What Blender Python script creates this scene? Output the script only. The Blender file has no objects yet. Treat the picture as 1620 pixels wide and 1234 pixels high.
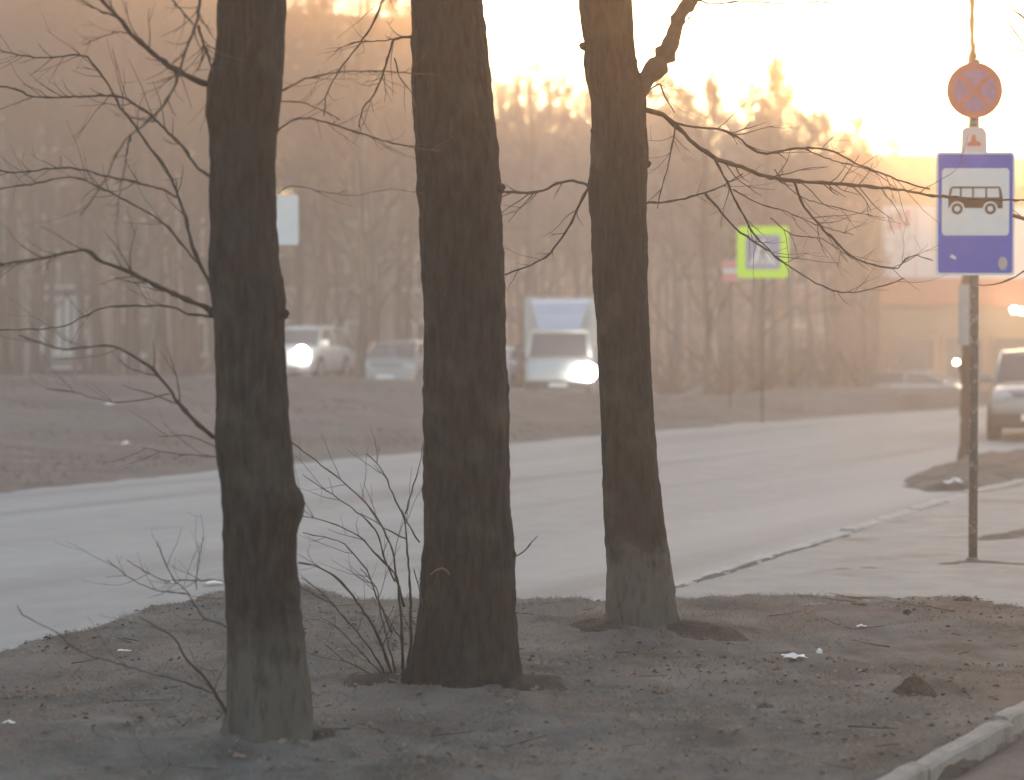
import bpy, bmesh, math, random
import numpy as np
from mathutils import Vector

sc = bpy.context.scene
COL = sc.collection
rnd = random.Random(7)
R = math.radians

# ------------------------------------------------------------------ camera
EYE = 1.67
FPX, CX, CY = 3000.0, 810.0, 617.0
PITCH = math.atan((CY - 550.0) / FPX)
cam_d = bpy.data.cameras.new('camera')
cam = bpy.data.objects.new('camera', cam_d)
COL.objects.link(cam)
cam.location = (0, 0, EYE)
cam.rotation_euler = (math.pi / 2 - PITCH, 0, 0)
cam_d.sensor_width = 36
cam_d.lens = 36 * FPX / 1620
cam_d.clip_start = 0.1
cam_d.clip_end = 2000
cam_d.dof.use_dof = True
cam_d.dof.focus_distance = 10.0
cam_d.dof.aperture_fstop = cam_d.lens / 1000 / 0.038
sc.camera = cam

# ------------------------------------------------------------------ light
SUN_EL, SUN_AZ = R(7.0), R(9.5)          # low sun ahead, to the right, behind the roofs
w = bpy.data.worlds.new('World')
sc.world = w
w.use_nodes = True
nt = w.node_tree
sky = nt.nodes.new('ShaderNodeTexSky')
sky.sky_type = 'NISHITA'
sky.sun_disc = False
sky.sun_elevation = SUN_EL
sky.sun_rotation = SUN_AZ
sky.air_density = 1.0
sky.dust_density = 0.9
sky.ozone_density = 1.0
bg = nt.nodes['Background']
bg.inputs['Strength'].default_value = 0.15
nt.links.new(sky.outputs['Color'], bg.inputs['Color'])

sun_d = bpy.data.lights.new('sun', 'SUN')
sun_d.energy = 4.5
sun_d.angle = R(0.6)
sun_d.color = (1.0, 0.485, 0.11)
sun = bpy.data.objects.new('sun', sun_d)
COL.objects.link(sun)
sdir = Vector((math.sin(SUN_AZ) * math.cos(SUN_EL), math.cos(SUN_AZ) * math.cos(SUN_EL), math.sin(SUN_EL)))
sun.rotation_euler = sdir.to_track_quat('Z', 'Y').to_euler()
sun.location = (20, 120, 60)

sc.view_settings.view_transform = 'Standard'
sc.view_settings.look = 'None'
sc.view_settings.exposure = 2.12
sc.view_settings.gamma = 1.0
sc.view_settings.use_curve_mapping = False
sc.render.engine = 'CYCLES'
sc.cycles.max_bounces = 8
sc.cycles.volume_bounces = 3
sc.cycles.use_denoising = True
HAZE_DENSITY = 0.0056

# ------------------------------------------------------------------ projection
_c, _s = math.cos(PITCH), math.sin(PITCH)
def ray(px, py):
    u, v = (px - CX) / FPX, -(py - CY) / FPX
    return Vector((u, _c + v * _s, -_s + v * _c))
def at(px, py, Y):
    d = ray(px, py)
    return Vector((0, 0, EYE)) + d * (Y / d.y)
def on(px, py, z):
    d = ray(px, py)
    return Vector((0, 0, EYE)) + d * ((z - EYE) / d.z)
def mpp(Y):
    return Y / FPX

# ------------------------------------------------------------------ noise
def _h(ix, iy, iz, seed):
    seed = int(seed * 10) if isinstance(seed, float) else seed
    n = (ix * 374761393 + iy * 668265263 + iz * 2147483647 + seed * 974634777) & 0xFFFFFFFF
    n = ((n ^ (n >> 13)) * 1274126177) & 0xFFFFFFFF
    n = ((n ^ (n >> 16)) * 2246822519) & 0xFFFFFFFF
    return ((n ^ (n >> 15)) & 0xFFFFFF) / float(0xFFFFFF)
def vnoise(x, y, z=0.0, seed=0):
    x, y, z = np.broadcast_arrays(np.asarray(x, float), np.asarray(y, float), np.asarray(z, float))
    ix, iy, iz = np.floor(x).astype(np.int64), np.floor(y).astype(np.int64), np.floor(z).astype(np.int64)
    fx, fy, fz = x - ix, y - iy, z - iz
    fx, fy, fz = (f * f * (3 - 2 * f) for f in (fx, fy, fz))
    o = 0
    for a in (0, 1):
        for b in (0, 1):
            for c in (0, 1):
                o = o + _h(ix + a, iy + b, iz + c, seed) * (fx if a else 1 - fx) * (fy if b else 1 - fy) * (fz if c else 1 - fz)
    return o * 2 - 1
def fbm(x, y, z=0.0, seed=0, oct=4):
    o, a, f = 0, 0.5, 1.0
    for i in range(oct):
        o = o + a * vnoise(np.asarray(x) * f, np.asarray(y) * f, np.asarray(z) * f, seed + i * 17)
        a *= 0.5
        f *= 2.03
    return o
def sstep(a, b, x):
    t = np.clip((np.asarray(x, float) - a) / (b - a), 0, 1)
    return t * t * (3 - 2 * t)

# ------------------------------------------------------------------ materials
def mat(name, col, rough=0.8, spec=0.3, metal=0.0, var=0.0, scale=8.0, bump=0.0, bscale=40.0, col2=None, stretch=None,
        emit=None, estr=0.0, coat=0.0, detail=6.0):
    m = bpy.data.materials.new(name)
    m.use_nodes = True
    t = m.node_tree
    b = t.nodes['Principled BSDF']
    b.inputs['Base Color'].default_value = (*col, 1)
    b.inputs['Roughness'].default_value = rough
    b.inputs['Specular IOR Level'].default_value = spec
    b.inputs['Metallic'].default_value = metal
    b.inputs['Coat Weight'].default_value = coat
    if emit:
        b.inputs['Emission Color'].default_value = (*emit, 1)
        b.inputs['Emission Strength'].default_value = estr
    if var or bump:
        tc = t.nodes.new('ShaderNodeTexCoord')
        mp = t.nodes.new('ShaderNodeMapping')
        if stretch:
            mp.inputs['Scale'].default_value = stretch
        t.links.new(tc.outputs['Object'], mp.inputs['Vector'])
    if var:
        n = t.nodes.new('ShaderNodeTexNoise')
        n.inputs['Scale'].default_value = scale
        n.inputs['Detail'].default_value = detail
        n.inputs['Roughness'].default_value = 0.62
        t.links.new(mp.outputs['Vector'], n.inputs['Vector'])
        cr = t.nodes.new('ShaderNodeValToRGB')
        c2 = col2 or tuple(c * (1 + var) for c in col)
        c1 = tuple(c * (1 - var) for c in col) if not col2 else col
        cr.color_ramp.elements[0].position = 0.3
        cr.color_ramp.elements[1].position = 0.7
        cr.color_ramp.elements[0].color = (*c1, 1)
        cr.color_ramp.elements[1].color = (*c2, 1)
        t.links.new(n.outputs['Fac'], cr.inputs['Fac'])
        t.links.new(cr.outputs['Color'], b.inputs['Base Color'])
    if bump:
        n2 = t.nodes.new('ShaderNodeTexNoise')
        n2.inputs['Scale'].default_value = bscale
        n2.inputs['Detail'].default_value = 5
        t.links.new(mp.outputs['Vector'], n2.inputs['Vector'])
        bm_ = t.nodes.new('ShaderNodeBump')
        bm_.inputs['Strength'].default_value = bump
        bm_.inputs['Distance'].default_value = 0.02
        t.links.new(n2.outputs['Fac'], bm_.inputs['Height'])
        t.links.new(bm_.outputs['Normal'], b.inputs['Normal'])
    return m

def add_layer(m, col, scale, lo, hi, amount=1.0, stretch=None, seed=0.0):
    """one more noise-masked colour over the base colour of a material"""
    t = m.node_tree
    b = t.nodes['Principled BSDF']
    src = b.inputs['Base Color'].links
    mix = t.nodes.new('ShaderNodeMix')
    mix.data_type = 'RGBA'
    if src:
        t.links.new(src[0].from_socket, mix.inputs[6])
    else:
        mix.inputs[6].default_value = b.inputs['Base Color'].default_value
    mix.inputs[7].default_value = (*col, 1)
    tc = t.nodes.new('ShaderNodeTexCoord')
    mp = t.nodes.new('ShaderNodeMapping')
    mp.inputs['Location'].default_value = (seed, seed * 1.7, seed * .3)
    if stretch:
        mp.inputs['Scale'].default_value = stretch
    t.links.new(tc.outputs['Object'], mp.inputs['Vector'])
    n = t.nodes.new('ShaderNodeTexNoise')
    n.inputs['Scale'].default_value = scale
    n.inputs['Detail'].default_value = 5
    t.links.new(mp.outputs['Vector'], n.inputs['Vector'])
    mr = t.nodes.new('ShaderNodeMapRange')
    mr.inputs['From Min'].default_value = lo
    mr.inputs['From Max'].default_value = hi
    mr.inputs['To Max'].default_value = amount
    t.links.new(n.outputs['Fac'], mr.inputs['Value'])
    t.links.new(mr.outputs['Result'], mix.inputs[0])
    t.links.new(mix.outputs[2], b.inputs['Base Color'])
    return m

M = {}
M['road'] = add_layer(add_layer(mat('dusty_asphalt', (.232, .244, .240), .78, .3, var=.10, scale=2.2, bump=.25, bscale=90),
                      (.31, .325, .318), .55, .42, .64, .8, stretch=(.07, 1, 1), seed=3), (.16, .16, .158), 0.9, .52, .68, .7, stretch=(.09, 1, 1), seed=11)
M['pave'] = add_layer(mat('worn_pavement', (.215, .232, .230), .8, .3, var=.14, scale=3.0, bump=.3, bscale=60), (.11, .105, .095), 1.3, .54, .66, .7, seed=5)
M['soil'] = add_layer(add_layer(add_layer(mat('dead_turf', (.113, .114, .107), .95, .1, var=.30, scale=7.0, bump=.8, bscale=55, detail=9),
                      (.138, .112, .097), .9, .5, .62, .75, seed=2), (.060, .061, .055), 1.9, .5, .64, .8, seed=8),
                      (.19, .18, .16), 1.7, .50, .68, .75, seed=14)
M['farsoil'] = add_layer(add_layer(mat('far_turf', (.150, .126, .114), .95, .1, var=.30, scale=1.6, bump=.6, bscale=20, detail=9),
                         (.090, .073, .066), .7, .5, .66, .7, stretch=(.35, 1, 1), seed=4), (.125, .127, .116), .25, .5, .62, .8, seed=9)
M['base'] = mat('earth', (.10, .088, .076), .95, .1, var=.2, scale=.3)
M['path'] = mat('path_asphalt', (.10, .097, .092), .9, .2, var=.22, scale=5, bump=.4, bscale=50)
M['kerb'] = add_layer(mat('kerb_concrete', (.26, .25, .23), .9, .2, var=.18, scale=9, bump=.4, bscale=70), (.16, .15, .13), 4, .55, .68, .6)
M['kerb2'] = mat('pale_kerb', (.36, .35, .33), .9, .2, var=.15, scale=5, bump=.3, bscale=60)
M['youngbark'] = mat('young_bark', (.05, .048, .045), .9, .15, var=.3, scale=6, stretch=(1, 1, .3))
M['twig'] = mat('twig_bark', (.062, .048, .040), .85, .2, var=.25, scale=30)
M['gtrunk'] = mat('grove_bark', (.105, .074, .058), .9, .15, var=.3, scale=3, stretch=(1, 1, .2))
M['gtwig'] = mat('grove_twigs', (.13, .080, .054), .9, .1)
M['blade'] = mat('dry_grass', (.185, .17, .14), .9, .1, var=.5, scale=3)
M['fblade'] = mat('far_dry_grass', (.15, .118, .095), .9, .1, var=.35, scale=.8)
M['leaf'] = mat('dead_leaf', (.17, .125, .095), .8, .2, var=.4, scale=2.5)
M['paper'] = mat('white_paper', (.72, .71, .68), .7, .3, var=.08, scale=20)
M['darksoil'] = mat('dark_ridge_soil', (.048, .044, .039), .95, .1, var=.35, scale=11, bump=.8, bscale=50)  # darker tone for the soil ridges by the trunk feet
M['clod'] = mat('dark_earth', (.055, .05, .043), .95, .1, var=.3, scale=14, bump=.8, bscale=40)
M['white'] = mat('white_paint', (.52, .52, .51), .28, .5, coat=.6)
M['silver'] = mat('silver_paint', (.21, .215, .22), .35, .5, metal=.35, coat=.6)
M['grey'] = mat('grey_paint', (.24, .245, .24), .3, .5, metal=.2, coat=.6)
M['dkplastic'] = mat('dark_plastic', (.03, .03, .032), .6, .4, var=.2, scale=10)
M['rubber'] = mat('tyre_rubber', (.025, .025, .025), .85, .2, var=.3, scale=12)
M['rim'] = mat('wheel_rim', (.35, .35, .36), .4, .5, metal=.7)
M['glass'] = mat('car_glass', (.06, .065, .07), .08, .6, coat=.3)
M['lens'] = mat('headlamp_lens', (.45, .47, .48), .12, .6, coat=.5)
M['lit'] = mat('headlamp_lit', (.9, .9, .9), .3, .5, emit=(1, .97, .90), estr=28)
M['lamp'] = mat('lamp_lit', (.9, .9, .9), .3, .5, emit=(1, .86, .62), estr=14)
M['winglint'] = mat('lit_window_and_glint', (.6, .5, .35), .5, .4, emit=(1, .70, .33), estr=.55)  # glows for a lit window and for an imitated sky glint
M['plate'] = mat('plate_white', (.75, .75, .73), .4, .5)
M['box'] = mat('truck_box', (.40, .45, .45), .5, .4, var=.04, scale=2)
M['deflector'] = mat('blue_fairing', (.36, .44, .55), .3, .5, coat=.5)
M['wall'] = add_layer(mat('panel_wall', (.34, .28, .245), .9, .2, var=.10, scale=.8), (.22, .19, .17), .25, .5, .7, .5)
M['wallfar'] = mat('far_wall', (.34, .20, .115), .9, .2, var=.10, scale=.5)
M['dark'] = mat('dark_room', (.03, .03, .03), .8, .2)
M['frame'] = mat('window_frame', (.80, .80, .77), .6, .3)
M['pane'] = mat('window_pane', (.07, .075, .08), .06, .8, coat=.4)
M['cream'] = mat('cream_wall', (.38, .26, .16), .85, .2, var=.08, scale=.7)
M['orange'] = mat('orange_fascia', (.58, .22, .12), .6, .3, var=.08, scale=1)
M['board'] = mat('sign_board_white', (.78, .72, .72), .5, .3)
M['boardred'] = mat('sign_board_red', (.62, .22, .22), .5, .3)
M['roofm'] = mat('roof_felt', (.10, .09, .085), .9, .1)
M['post'] = add_layer(mat('painted_post', (.115, .11, .105), .7, .4, var=.35, scale=14, bump=.3, bscale=60), (.26, .25, .24), 22, .56, .64, .8)
M['signwhite'] = mat('sign_white', (.62, .63, .63), .45, .4, var=.05, scale=9)
M['signblue'] = add_layer(mat('sign_blue', (.005, .085, .46), .5, .2, var=.10, scale=10), (.12, .16, .5), 9, .66, .72, .25)
M['paleblue'] = mat('sign_pale_blue', (.26, .28, .42), .5, .3)
M['signback'] = mat('sign_grey', (.32, .33, .33), .5, .4, metal=.3)
M['black'] = mat('sign_black', (.025, .025, .03), .6, .3)
M['red'] = mat('sign_red', (.50, .15, .10), .45, .4, var=.12, scale=12)
M['bloomblue'] = mat('sign_bloomed_blue', (.34, .17, .27), .45, .4, var=.15, scale=14)  # this blue and the red are muted: orange bloom put into the paint
M['fluo'] = mat('sign_fluorescent', (.58, .92, .02), .5, .3)
M['pinkplate'] = mat('plate_pinkish', (.66, .52, .50), .5, .3)

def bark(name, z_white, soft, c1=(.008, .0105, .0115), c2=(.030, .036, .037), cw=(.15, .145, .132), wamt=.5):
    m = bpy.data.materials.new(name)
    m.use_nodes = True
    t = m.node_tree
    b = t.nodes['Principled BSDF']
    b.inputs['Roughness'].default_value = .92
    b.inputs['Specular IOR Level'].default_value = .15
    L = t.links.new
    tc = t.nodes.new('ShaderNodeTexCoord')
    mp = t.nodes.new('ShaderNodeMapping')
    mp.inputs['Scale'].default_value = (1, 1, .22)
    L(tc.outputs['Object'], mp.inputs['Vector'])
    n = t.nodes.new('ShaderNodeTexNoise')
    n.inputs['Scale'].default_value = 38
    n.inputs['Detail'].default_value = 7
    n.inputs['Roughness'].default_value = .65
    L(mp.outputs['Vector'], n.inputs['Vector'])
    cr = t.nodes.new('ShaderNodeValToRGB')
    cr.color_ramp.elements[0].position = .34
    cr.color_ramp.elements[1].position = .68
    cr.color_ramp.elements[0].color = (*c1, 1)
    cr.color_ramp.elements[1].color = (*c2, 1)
    L(n.outputs['Fac'], cr.inputs['Fac'])
    # lichen blotches
    n3 = t.nodes.new('ShaderNodeTexNoise')
    n3.inputs['Scale'].default_value = 4.5
    n3.inputs['Detail'].default_value = 5
    L(tc.outputs['Object'], n3.inputs['Vector'])
    mr = t.nodes.new('ShaderNodeMapRange')
    mr.inputs['From Min'].default_value = .55
    mr.inputs['From Max'].default_value = .72
    mr.inputs['To Max'].default_value = .45
    L(n3.outputs['Fac'], mr.inputs['Value'])
    mx = t.nodes.new('ShaderNodeMix')
    mx.data_type = 'RGBA'
    L(mr.outputs['Result'], mx.inputs[0])
    L(cr.outputs['Color'], mx.inputs[6])
    mx.inputs[7].default_value = (.072, .078, .066, 1)
    # worn whitewash round the foot
    sp = t.nodes.new('ShaderNodeSeparateXYZ')
    L(tc.outputs['Object'], sp.inputs[0])
    n4 = t.nodes.new('ShaderNodeTexNoise')
    n4.inputs['Scale'].default_value = 9
    n4.inputs['Detail'].default_value = 6
    L(tc.outputs['Object'], n4.inputs['Vector'])
    md = t.nodes.new('ShaderNodeMath')
    md.operation = 'MULTIPLY_ADD'
    L(n4.outputs['Fac'], md.inputs[0])
    md.inputs[1].default_value = .5
    L(sp.outputs['Z'], md.inputs[2])
    mr2 = t.nodes.new('ShaderNodeMapRange')
    mr2.inputs['From Min'].default_value = z_white + .25 + soft
    mr2.inputs['From Max'].default_value = z_white + .25 - soft
    mr2.inputs['To Max'].default_value = wamt
    L(md.outputs['Value'], mr2.inputs['Value'])
    mul = t.nodes.new('ShaderNodeMath')
    mul.operation = 'MULTIPLY'
    mr3 = t.nodes.new('ShaderNodeMapRange')
    mr3.inputs['From Min'].default_value = .15
    mr3.inputs['From Max'].default_value = .5
    L(n.outputs['Fac'], mr3.inputs['Value'])
    L(mr2.outputs['Result'], mul.inputs[0])
    L(mr3.outputs['Result'], mul.inputs[1])
    mx2 = t.nodes.new('ShaderNodeMix')
    mx2.data_type = 'RGBA'
    L(mul.outputs['Value'], mx2.inputs[0])
    L(mx.outputs[2], mx2.inputs[6])
    mx2.inputs[7].default_value = (*cw, 1)
    L(mx2.outputs[2], b.inputs['Base Color'])
    bp = t.nodes.new('ShaderNodeBump')
    bp.inputs['Strength'].default_value = .9
    bp.inputs['Distance'].default_value = .015
    L(n.outputs['Fac'], bp.inputs['Height'])
    L(bp.outputs['Normal'], b.inputs['Normal'])
    return m

# ------------------------------------------------------------------ mesh helpers
def tag(o, label=None, cat=None, group=None, kind=None):
    if label: o['label'] = label
    if cat: o['category'] = cat
    if group: o['group'] = group
    if kind: o['kind'] = kind
    return o
def empty(name, loc, rz=0.0):
    o = bpy.data.objects.new(name, None)
    o.empty_display_size = .2
    o.location = loc
    o.rotation_euler = (0, 0, rz)
    COL.objects.link(o)
    return o
class MB:
    def __init__(s):
        s.v, s.f = [], []
    def add(s, vs, fs):
        k = len(s.v)
        s.v.extend([tuple(p) for p in vs])
        s.f.extend([tuple(i + k for i in f) for f in fs])
        return s
    def box(s, x0, x1, y0, y1, z0, z1):
        return s.add([(x0, y0, z0), (x1, y0, z0), (x1, y1, z0), (x0, y1, z0), (x0, y0, z1), (x1, y0, z1), (x1, y1, z1), (x0, y1, z1)],
                     [(0, 3, 2, 1), (4, 5, 6, 7), (0, 1, 5, 4), (1, 2, 6, 5), (2, 3, 7, 6), (3, 0, 4, 7)])
    def bevbox(s, x0, x1, y0, y1, z0, z1, b):
        """box with bevelled vertical and horizontal edges: stacked rounded rectangles"""
        def rr(d):
            pts = []
            for cx, cy, a0 in ((x1 - b, y1 - b, 0), (x0 + b, y1 - b, 90), (x0 + b, y0 + b, 180), (x1 - b, y0 + b, 270)):
                for a in (0, 45, 90):
                    r = b - d
                    pts.append((cx + r * math.cos(R(a0 + a)), cy + r * math.sin(R(a0 + a))))
            return pts
        rings = [[(x, y, z0) for x, y in rr(b * .7)], [(x, y, z0 + b * .7) for x, y in rr(0)],
                 [(x, y, z1 - b * .7) for x, y in rr(0)], [(x, y, z1) for x, y in rr(b * .7)]]
        return s.loft(rings, True)
    def loft(s, rings, cap=True):
        n = len(rings[0])
        vs = [p for r in rings for p in r]
        fs = []
        for i in range(len(rings) - 1):
            for j in range(n):
                a, b_ = i * n + j, i * n + (j + 1) % n
                fs.append((a, b_, b_ + n, a + n))
        if cap:
            fs.append(tuple(range(n - 1, -1, -1)))
            k = (len(rings) - 1) * n
            fs.append(tuple(range(k, k + n)))
        return s.add(vs, fs)
    def tube(s, pts, rad, n=6, cap=True):
        rings = []
        m = len(pts)
        prev = None
        for i in range(m):
            a = pts[max(i - 1, 0)]
            b_ = pts[min(i + 1, m - 1)]
            t = (b_ - a)
            if t.length < 1e-9:
                t = Vector((0, 0, 1))
            t.normalize()
            if prev is None:
                up = Vector((0, 1, 0)) if abs(t.y) < .9 else Vector((1, 0, 0))
                prev = t.cross(up).normalized()
            u = (prev - t * prev.dot(t))
            if u.length < 1e-6:
                u = t.orthogonal()
            u.normalize()
            prev = u
            v = t.cross(u)
            r = rad[i]
            p = pts[i]
            rings.append([p + (u * math.cos(2 * math.pi * k / n) + v * math.sin(2 * math.pi * k / n)) * r for k in range(n)])
        return s.loft(rings, cap)
    def cyl(s, c, axis, r, h, n=16, r2=None):
        a = Vector(axis).normalized()
        c = Vector(c)
        return s.tube([c, c + a * h], [r, r if r2 is None else r2], n)
    def prism(s, pts, y0, y1):
        """polygon in x,z extruded along y"""
        n = len(pts)
        vs = [(x, y0, z) for x, z in pts] + [(x, y1, z) for x, z in pts]
        fs = [tuple(range(n)), tuple(range(2 * n - 1, n - 1, -1))]
        for i in range(n):
            j = (i + 1) % n
            fs.append((i, i + n, j + n, j))
        return s.add(vs, fs)
    def mesh(s, name, m, smooth=False):
        me = bpy.data.meshes.new(name)
        me.from_pydata(s.v, [], s.f)
        if smooth:
            me.polygons.foreach_set('use_smooth', [True] * len(me.polygons))
        if m:
            me.materials.append(m)
        me.update()
        return me
    def build(s, name, m, parent=None, smooth=False, loc=None):
        o = bpy.data.objects.new(name, s.mesh(name, m, smooth))
        COL.objects.link(o)
        if parent:
            o.parent = parent
        if loc is not None:
            o.location = loc
        if smooth:
            pass
        return o
def fast_mesh(name, V, F, m, smooth=True):
    me = bpy.data.meshes.new(name)
    V = np.asarray(V, np.float32)
    F = np.asarray(F, np.int32)
    me.vertices.add(len(V))
    me.vertices.foreach_set('co', V.ravel())
    k = F.shape[1]
    me.loops.add(F.size)
    me.loops.foreach_set('vertex_index', F.ravel())
    me.polygons.add(len(F))
    me.polygons.foreach_set('loop_start', np.arange(0, F.size, k, dtype=np.int32))
    me.polygons.foreach_set('use_smooth', np.full(len(F), smooth))
    me.update(calc_edges=True)
    me.validate()
    if m: me.materials.append(m)
    return me
def link_mesh(name, me, parent=None, loc=None):
    o = bpy.data.objects.new(name, me)
    COL.objects.link(o)
    if parent: o.parent = parent
    if loc is not None: o.location = loc
    return o
def children(o):
    return [c for c in COL.objects if c.parent == o]
def copy_tree(o, parent=None, kids=None):
    if kids is None:
        kids = {}
        for c in COL.objects:
            if c.parent: kids.setdefault(c.parent.name, []).append(c)
    c = o.copy()
    COL.objects.link(c)
    if parent: c.parent = parent
    for ch in kids.get(o.name, []):
        copy_tree(ch, c, kids)
    return c
def catmull(pts, vals, step):
    """resample a polyline smoothly; pts Vectors, vals floats"""
    P, W = [], []
    n = len(pts)
    for i in range(n - 1):
        p0, p1, p2, p3 = pts[max(i - 1, 0)], pts[i], pts[i + 1], pts[min(i + 2, n - 1)]
        k = max(1, int((p2 - p1).length / step))
        for j in range(k):
            t = j / k
            P.append(.5 * ((2 * p1) + (p2 - p0) * t + (2 * p0 - 5 * p1 + 4 * p2 - p3) * t * t + (3 * p1 - p0 - 3 * p2 + p3) * t ** 3))
            W.append(vals[i] + (vals[i + 1] - vals[i]) * t)
    P.append(pts[-1].copy())
    W.append(vals[-1])
    return P, W

# ------------------------------------------------------------------ terrain
FE = [on(x, y, 0.0) for x, y in ((0, 780), (350, 745), (660, 715), (950, 690), (1200, 668), (1520, 645))]
_fy = [-40] + [p.y for p in FE] + [260]
_fx = [FE[0].x - (FE[0].y + 40) * .50] + [p.x for p in FE] + [FE[-1].x + (260 - FE[-1].y) * .67]
def xfar(Y): return np.interp(Y, _fy, _fx)
def pfar(X, Y): return (xfar(Y) - X) * .87
def terrain(X, Y, rough=True):
    X = np.asarray(X, float)
    Y = np.asarray(Y, float)
    p = pfar(X, Y)
    H = np.interp(X, [-12, -6, -3, 1.3, 5, 12], [.86, .92, .80, .52, .60, .60])
    wd = np.interp(X, [-5, 1, 7], [11, 8, 4])
    up = H * sstep(.3, 1, p / wd * .9 + .1) + .07 * sstep(0, .5, p)
    svc = np.interp(X, [-14, -6, -3.3, 1.4, 10, 18], [.75, .74, .40, .10, .42, .42])
    back = np.interp(X, [-14, -4, 6, 18], [.42, .35, .0, -.75])
    svc = svc + (back - svc) * sstep(59.5, 68, Y)
    h = up + (svc - up) * sstep(47.3, 50.5, Y)
    if rough:
        h = h + .06 * fbm(X * .9, Y * .9, 0, 5) * sstep(.2, 2, p) + .03 * fbm(X * 3, Y * 3, 0, 6) * sstep(.1, .6, p)
    return np.where(p < 0, -.25 * sstep(0, .35, -p), h)

me = bpy.data.meshes.new('ground')
me.from_pydata([(-400, -150, -1.3), (400, -150, -1.3), (400, 500, -1.3), (-400, 500, -1.3)], [], [(0, 1, 2, 3)])
me.materials.append(M['base'])
tag(link_mesh('ground', me), kind='structure')

def grid(x0, x1, nx, y0, y1, ny):
    xs, ys = np.linspace(x0, x1, nx), np.linspace(y0, y1, ny)
    X, Y = np.meshgrid(xs, ys)
    i = np.arange(nx * ny).reshape(ny, nx)
    F = np.stack([i[:-1, :-1], i[:-1, 1:], i[1:, 1:], i[1:, :-1]], -1).reshape(-1, 4)
    return X, Y, F
# far verge and the land behind it
X, Y, F = grid(-70, 75, 360, 10, 160, 420)
Pn = .35 * fbm(X * .8, Y * .8, 0, 33)
Z = terrain(X + Pn, Y)
Z = np.where((pfar(X, Y) < -1.2) & (Y < 400), -1.0, Z)
keep = (pfar(X, Y) > -1.6).ravel()[F].all(1)
me = fast_mesh('far_verge', np.stack([X, Y, Z], -1).reshape(-1, 3), F[keep], M['farsoil'])
tag(link_mesh('far_verge', me), kind='structure')
# road
ys = np.concatenate([np.linspace(-40, 60, 160), np.linspace(62, 240, 40)])
us = np.linspace(-1.0, 30, 60)
V = []
for y in ys:
    for u in us:
        V.append((xfar(y) + u, y, 0))
V = np.array(V)
V[:, 2] = .004 * fbm(V[:, 0] * .35, V[:, 1] * .35, 0, 12) - .0
i = np.arange(len(V)).reshape(len(ys), len(us))
F = np.stack([i[:-1, :-1], i[:-1, 1:], i[1:, 1:], i[1:, :-1]], -1).reshape(-1, 4)
_ra = R(59.5)
_V = V.copy()
_V[:, 0] = V[:, 0] * math.cos(_ra) + V[:, 1] * math.sin(_ra)
_V[:, 1] = -V[:, 0] * math.sin(_ra) + V[:, 1] * math.cos(_ra)
ro = tag(link_mesh('road', fast_mesh('road', _V, F, M['road'])), kind='structure')
ro.rotation_euler = (0, 0, _ra)
# service road behind the bank, where the cars stand
xs = np.linspace(-60, 4.5, 90)
V = []
for x in xs:
    for y in (50.2, 60.5):
        V.append((x, y, float(terrain(x, 54.0, False)) + .03))
i = np.arange(len(V)).reshape(len(xs), 2)
F = np.stack([i[:-1, 0], i[1:, 0], i[1:, 1], i[:-1, 1]], -1)
tag(link_mesh('service_road', fast_mesh('service_road', V, F, M['road'])), kind='structure')

# near verge
VZ = .10
vp = [(-260, 1085), (-120, 1050), (0, 1020), (100, 997), (200, 965), (270, 950), (350, 930), (420, 912), (480, 912), (520, 928), (570, 938), (660, 941), (820, 944), (960, 946),
      (1070, 942), (1180, 934), (1300, 937), (1540, 939), (1620, 955), (1750, 985)]
VP = [on(x, y, VZ) for x, y in vp]
VP = [(p.x, p.y) for p in VP]
K0, K1 = on(1396, 1234, .13), on(1620, 1119, .13)
kd = Vector((K1.x - K0.x, K1.y - K0.y, 0)).normalized()
kn = Vector((kd.y, -kd.x, 0))            # to the path side
KA, KB = K0 - kd * 4.5, K0 + kd * 5.2
poly = VP + [(KB.x + .10, KB.y), (KA.x + .10, KA.y), (-7, 2.6)]
def sdist(X, Y, poly):
    """signed distance, positive inside"""
    d = np.full(X.shape, 1e9)
    ins = np.zeros(X.shape, bool)
    n = len(poly)
    for i in range(n):
        ax, ay = poly[i]
        bx, by = poly[(i + 1) % n]
        ex, ey = bx - ax, by - ay
        t = np.clip(((X - ax) * ex + (Y - ay) * ey) / (ex * ex + ey * ey + 1e-12), 0, 1)
        d = np.minimum(d, np.hypot(X - ax - t * ex, Y - ay - t * ey))
        c = ((ay > Y) != (by > Y)) & (X < (bx - ax) * (Y - ay) / (by - ay + 1e-12) + ax)
        ins ^= c
    return np.where(ins, d, -d)
TREES = {'left': (on(428, 1172, VZ), .20), 'mid': (on(735, 1088, VZ), .30), 'right': (on(1018, 1000, VZ), .2)}
def verge_z(X, Y):
    sd = sdist(X, Y, poly) + .07 * fbm(X * 3.1, Y * 3.1, 0, 44) + .03 * fbm(X * 12, Y * 12, 0, 45)
    z = VZ + .035 * fbm(X * 1.3, Y * 1.3, 0, 40) + .022 * fbm(X * 5, Y * 5, 0, 41) + .012 * fbm(X * 17, Y * 17, 0, 42, 3)
    for c, r in TREES.values():
        z = z + .05 * np.exp(-((np.hypot(X - c.x, Y - c.y) / (r * 2.0)) ** 2))
    kdst = np.abs((X - K0.x) * kd.y - (Y - K0.y) * kd.x) - .045
    z = z + (.122 + .010 * fbm(X * 9, Y * 9, 0, 47) - z) * sstep(.45, .0, kdst) * .9
    return -.06 + (z + .06) * sstep(-.05, .13, sd), sd
X, Y, F = grid(-7.2, 5.2, 310, 2.4, 14.0, 290)
Z, sd = verge_z(X, Y)
keep = (sd > -.25).ravel()[F].all(1)
near = link_mesh('near_verge', fast_mesh('near_verge', np.stack([X, Y, Z], -1).reshape(-1, 3), F[keep], M['soil']))
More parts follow.
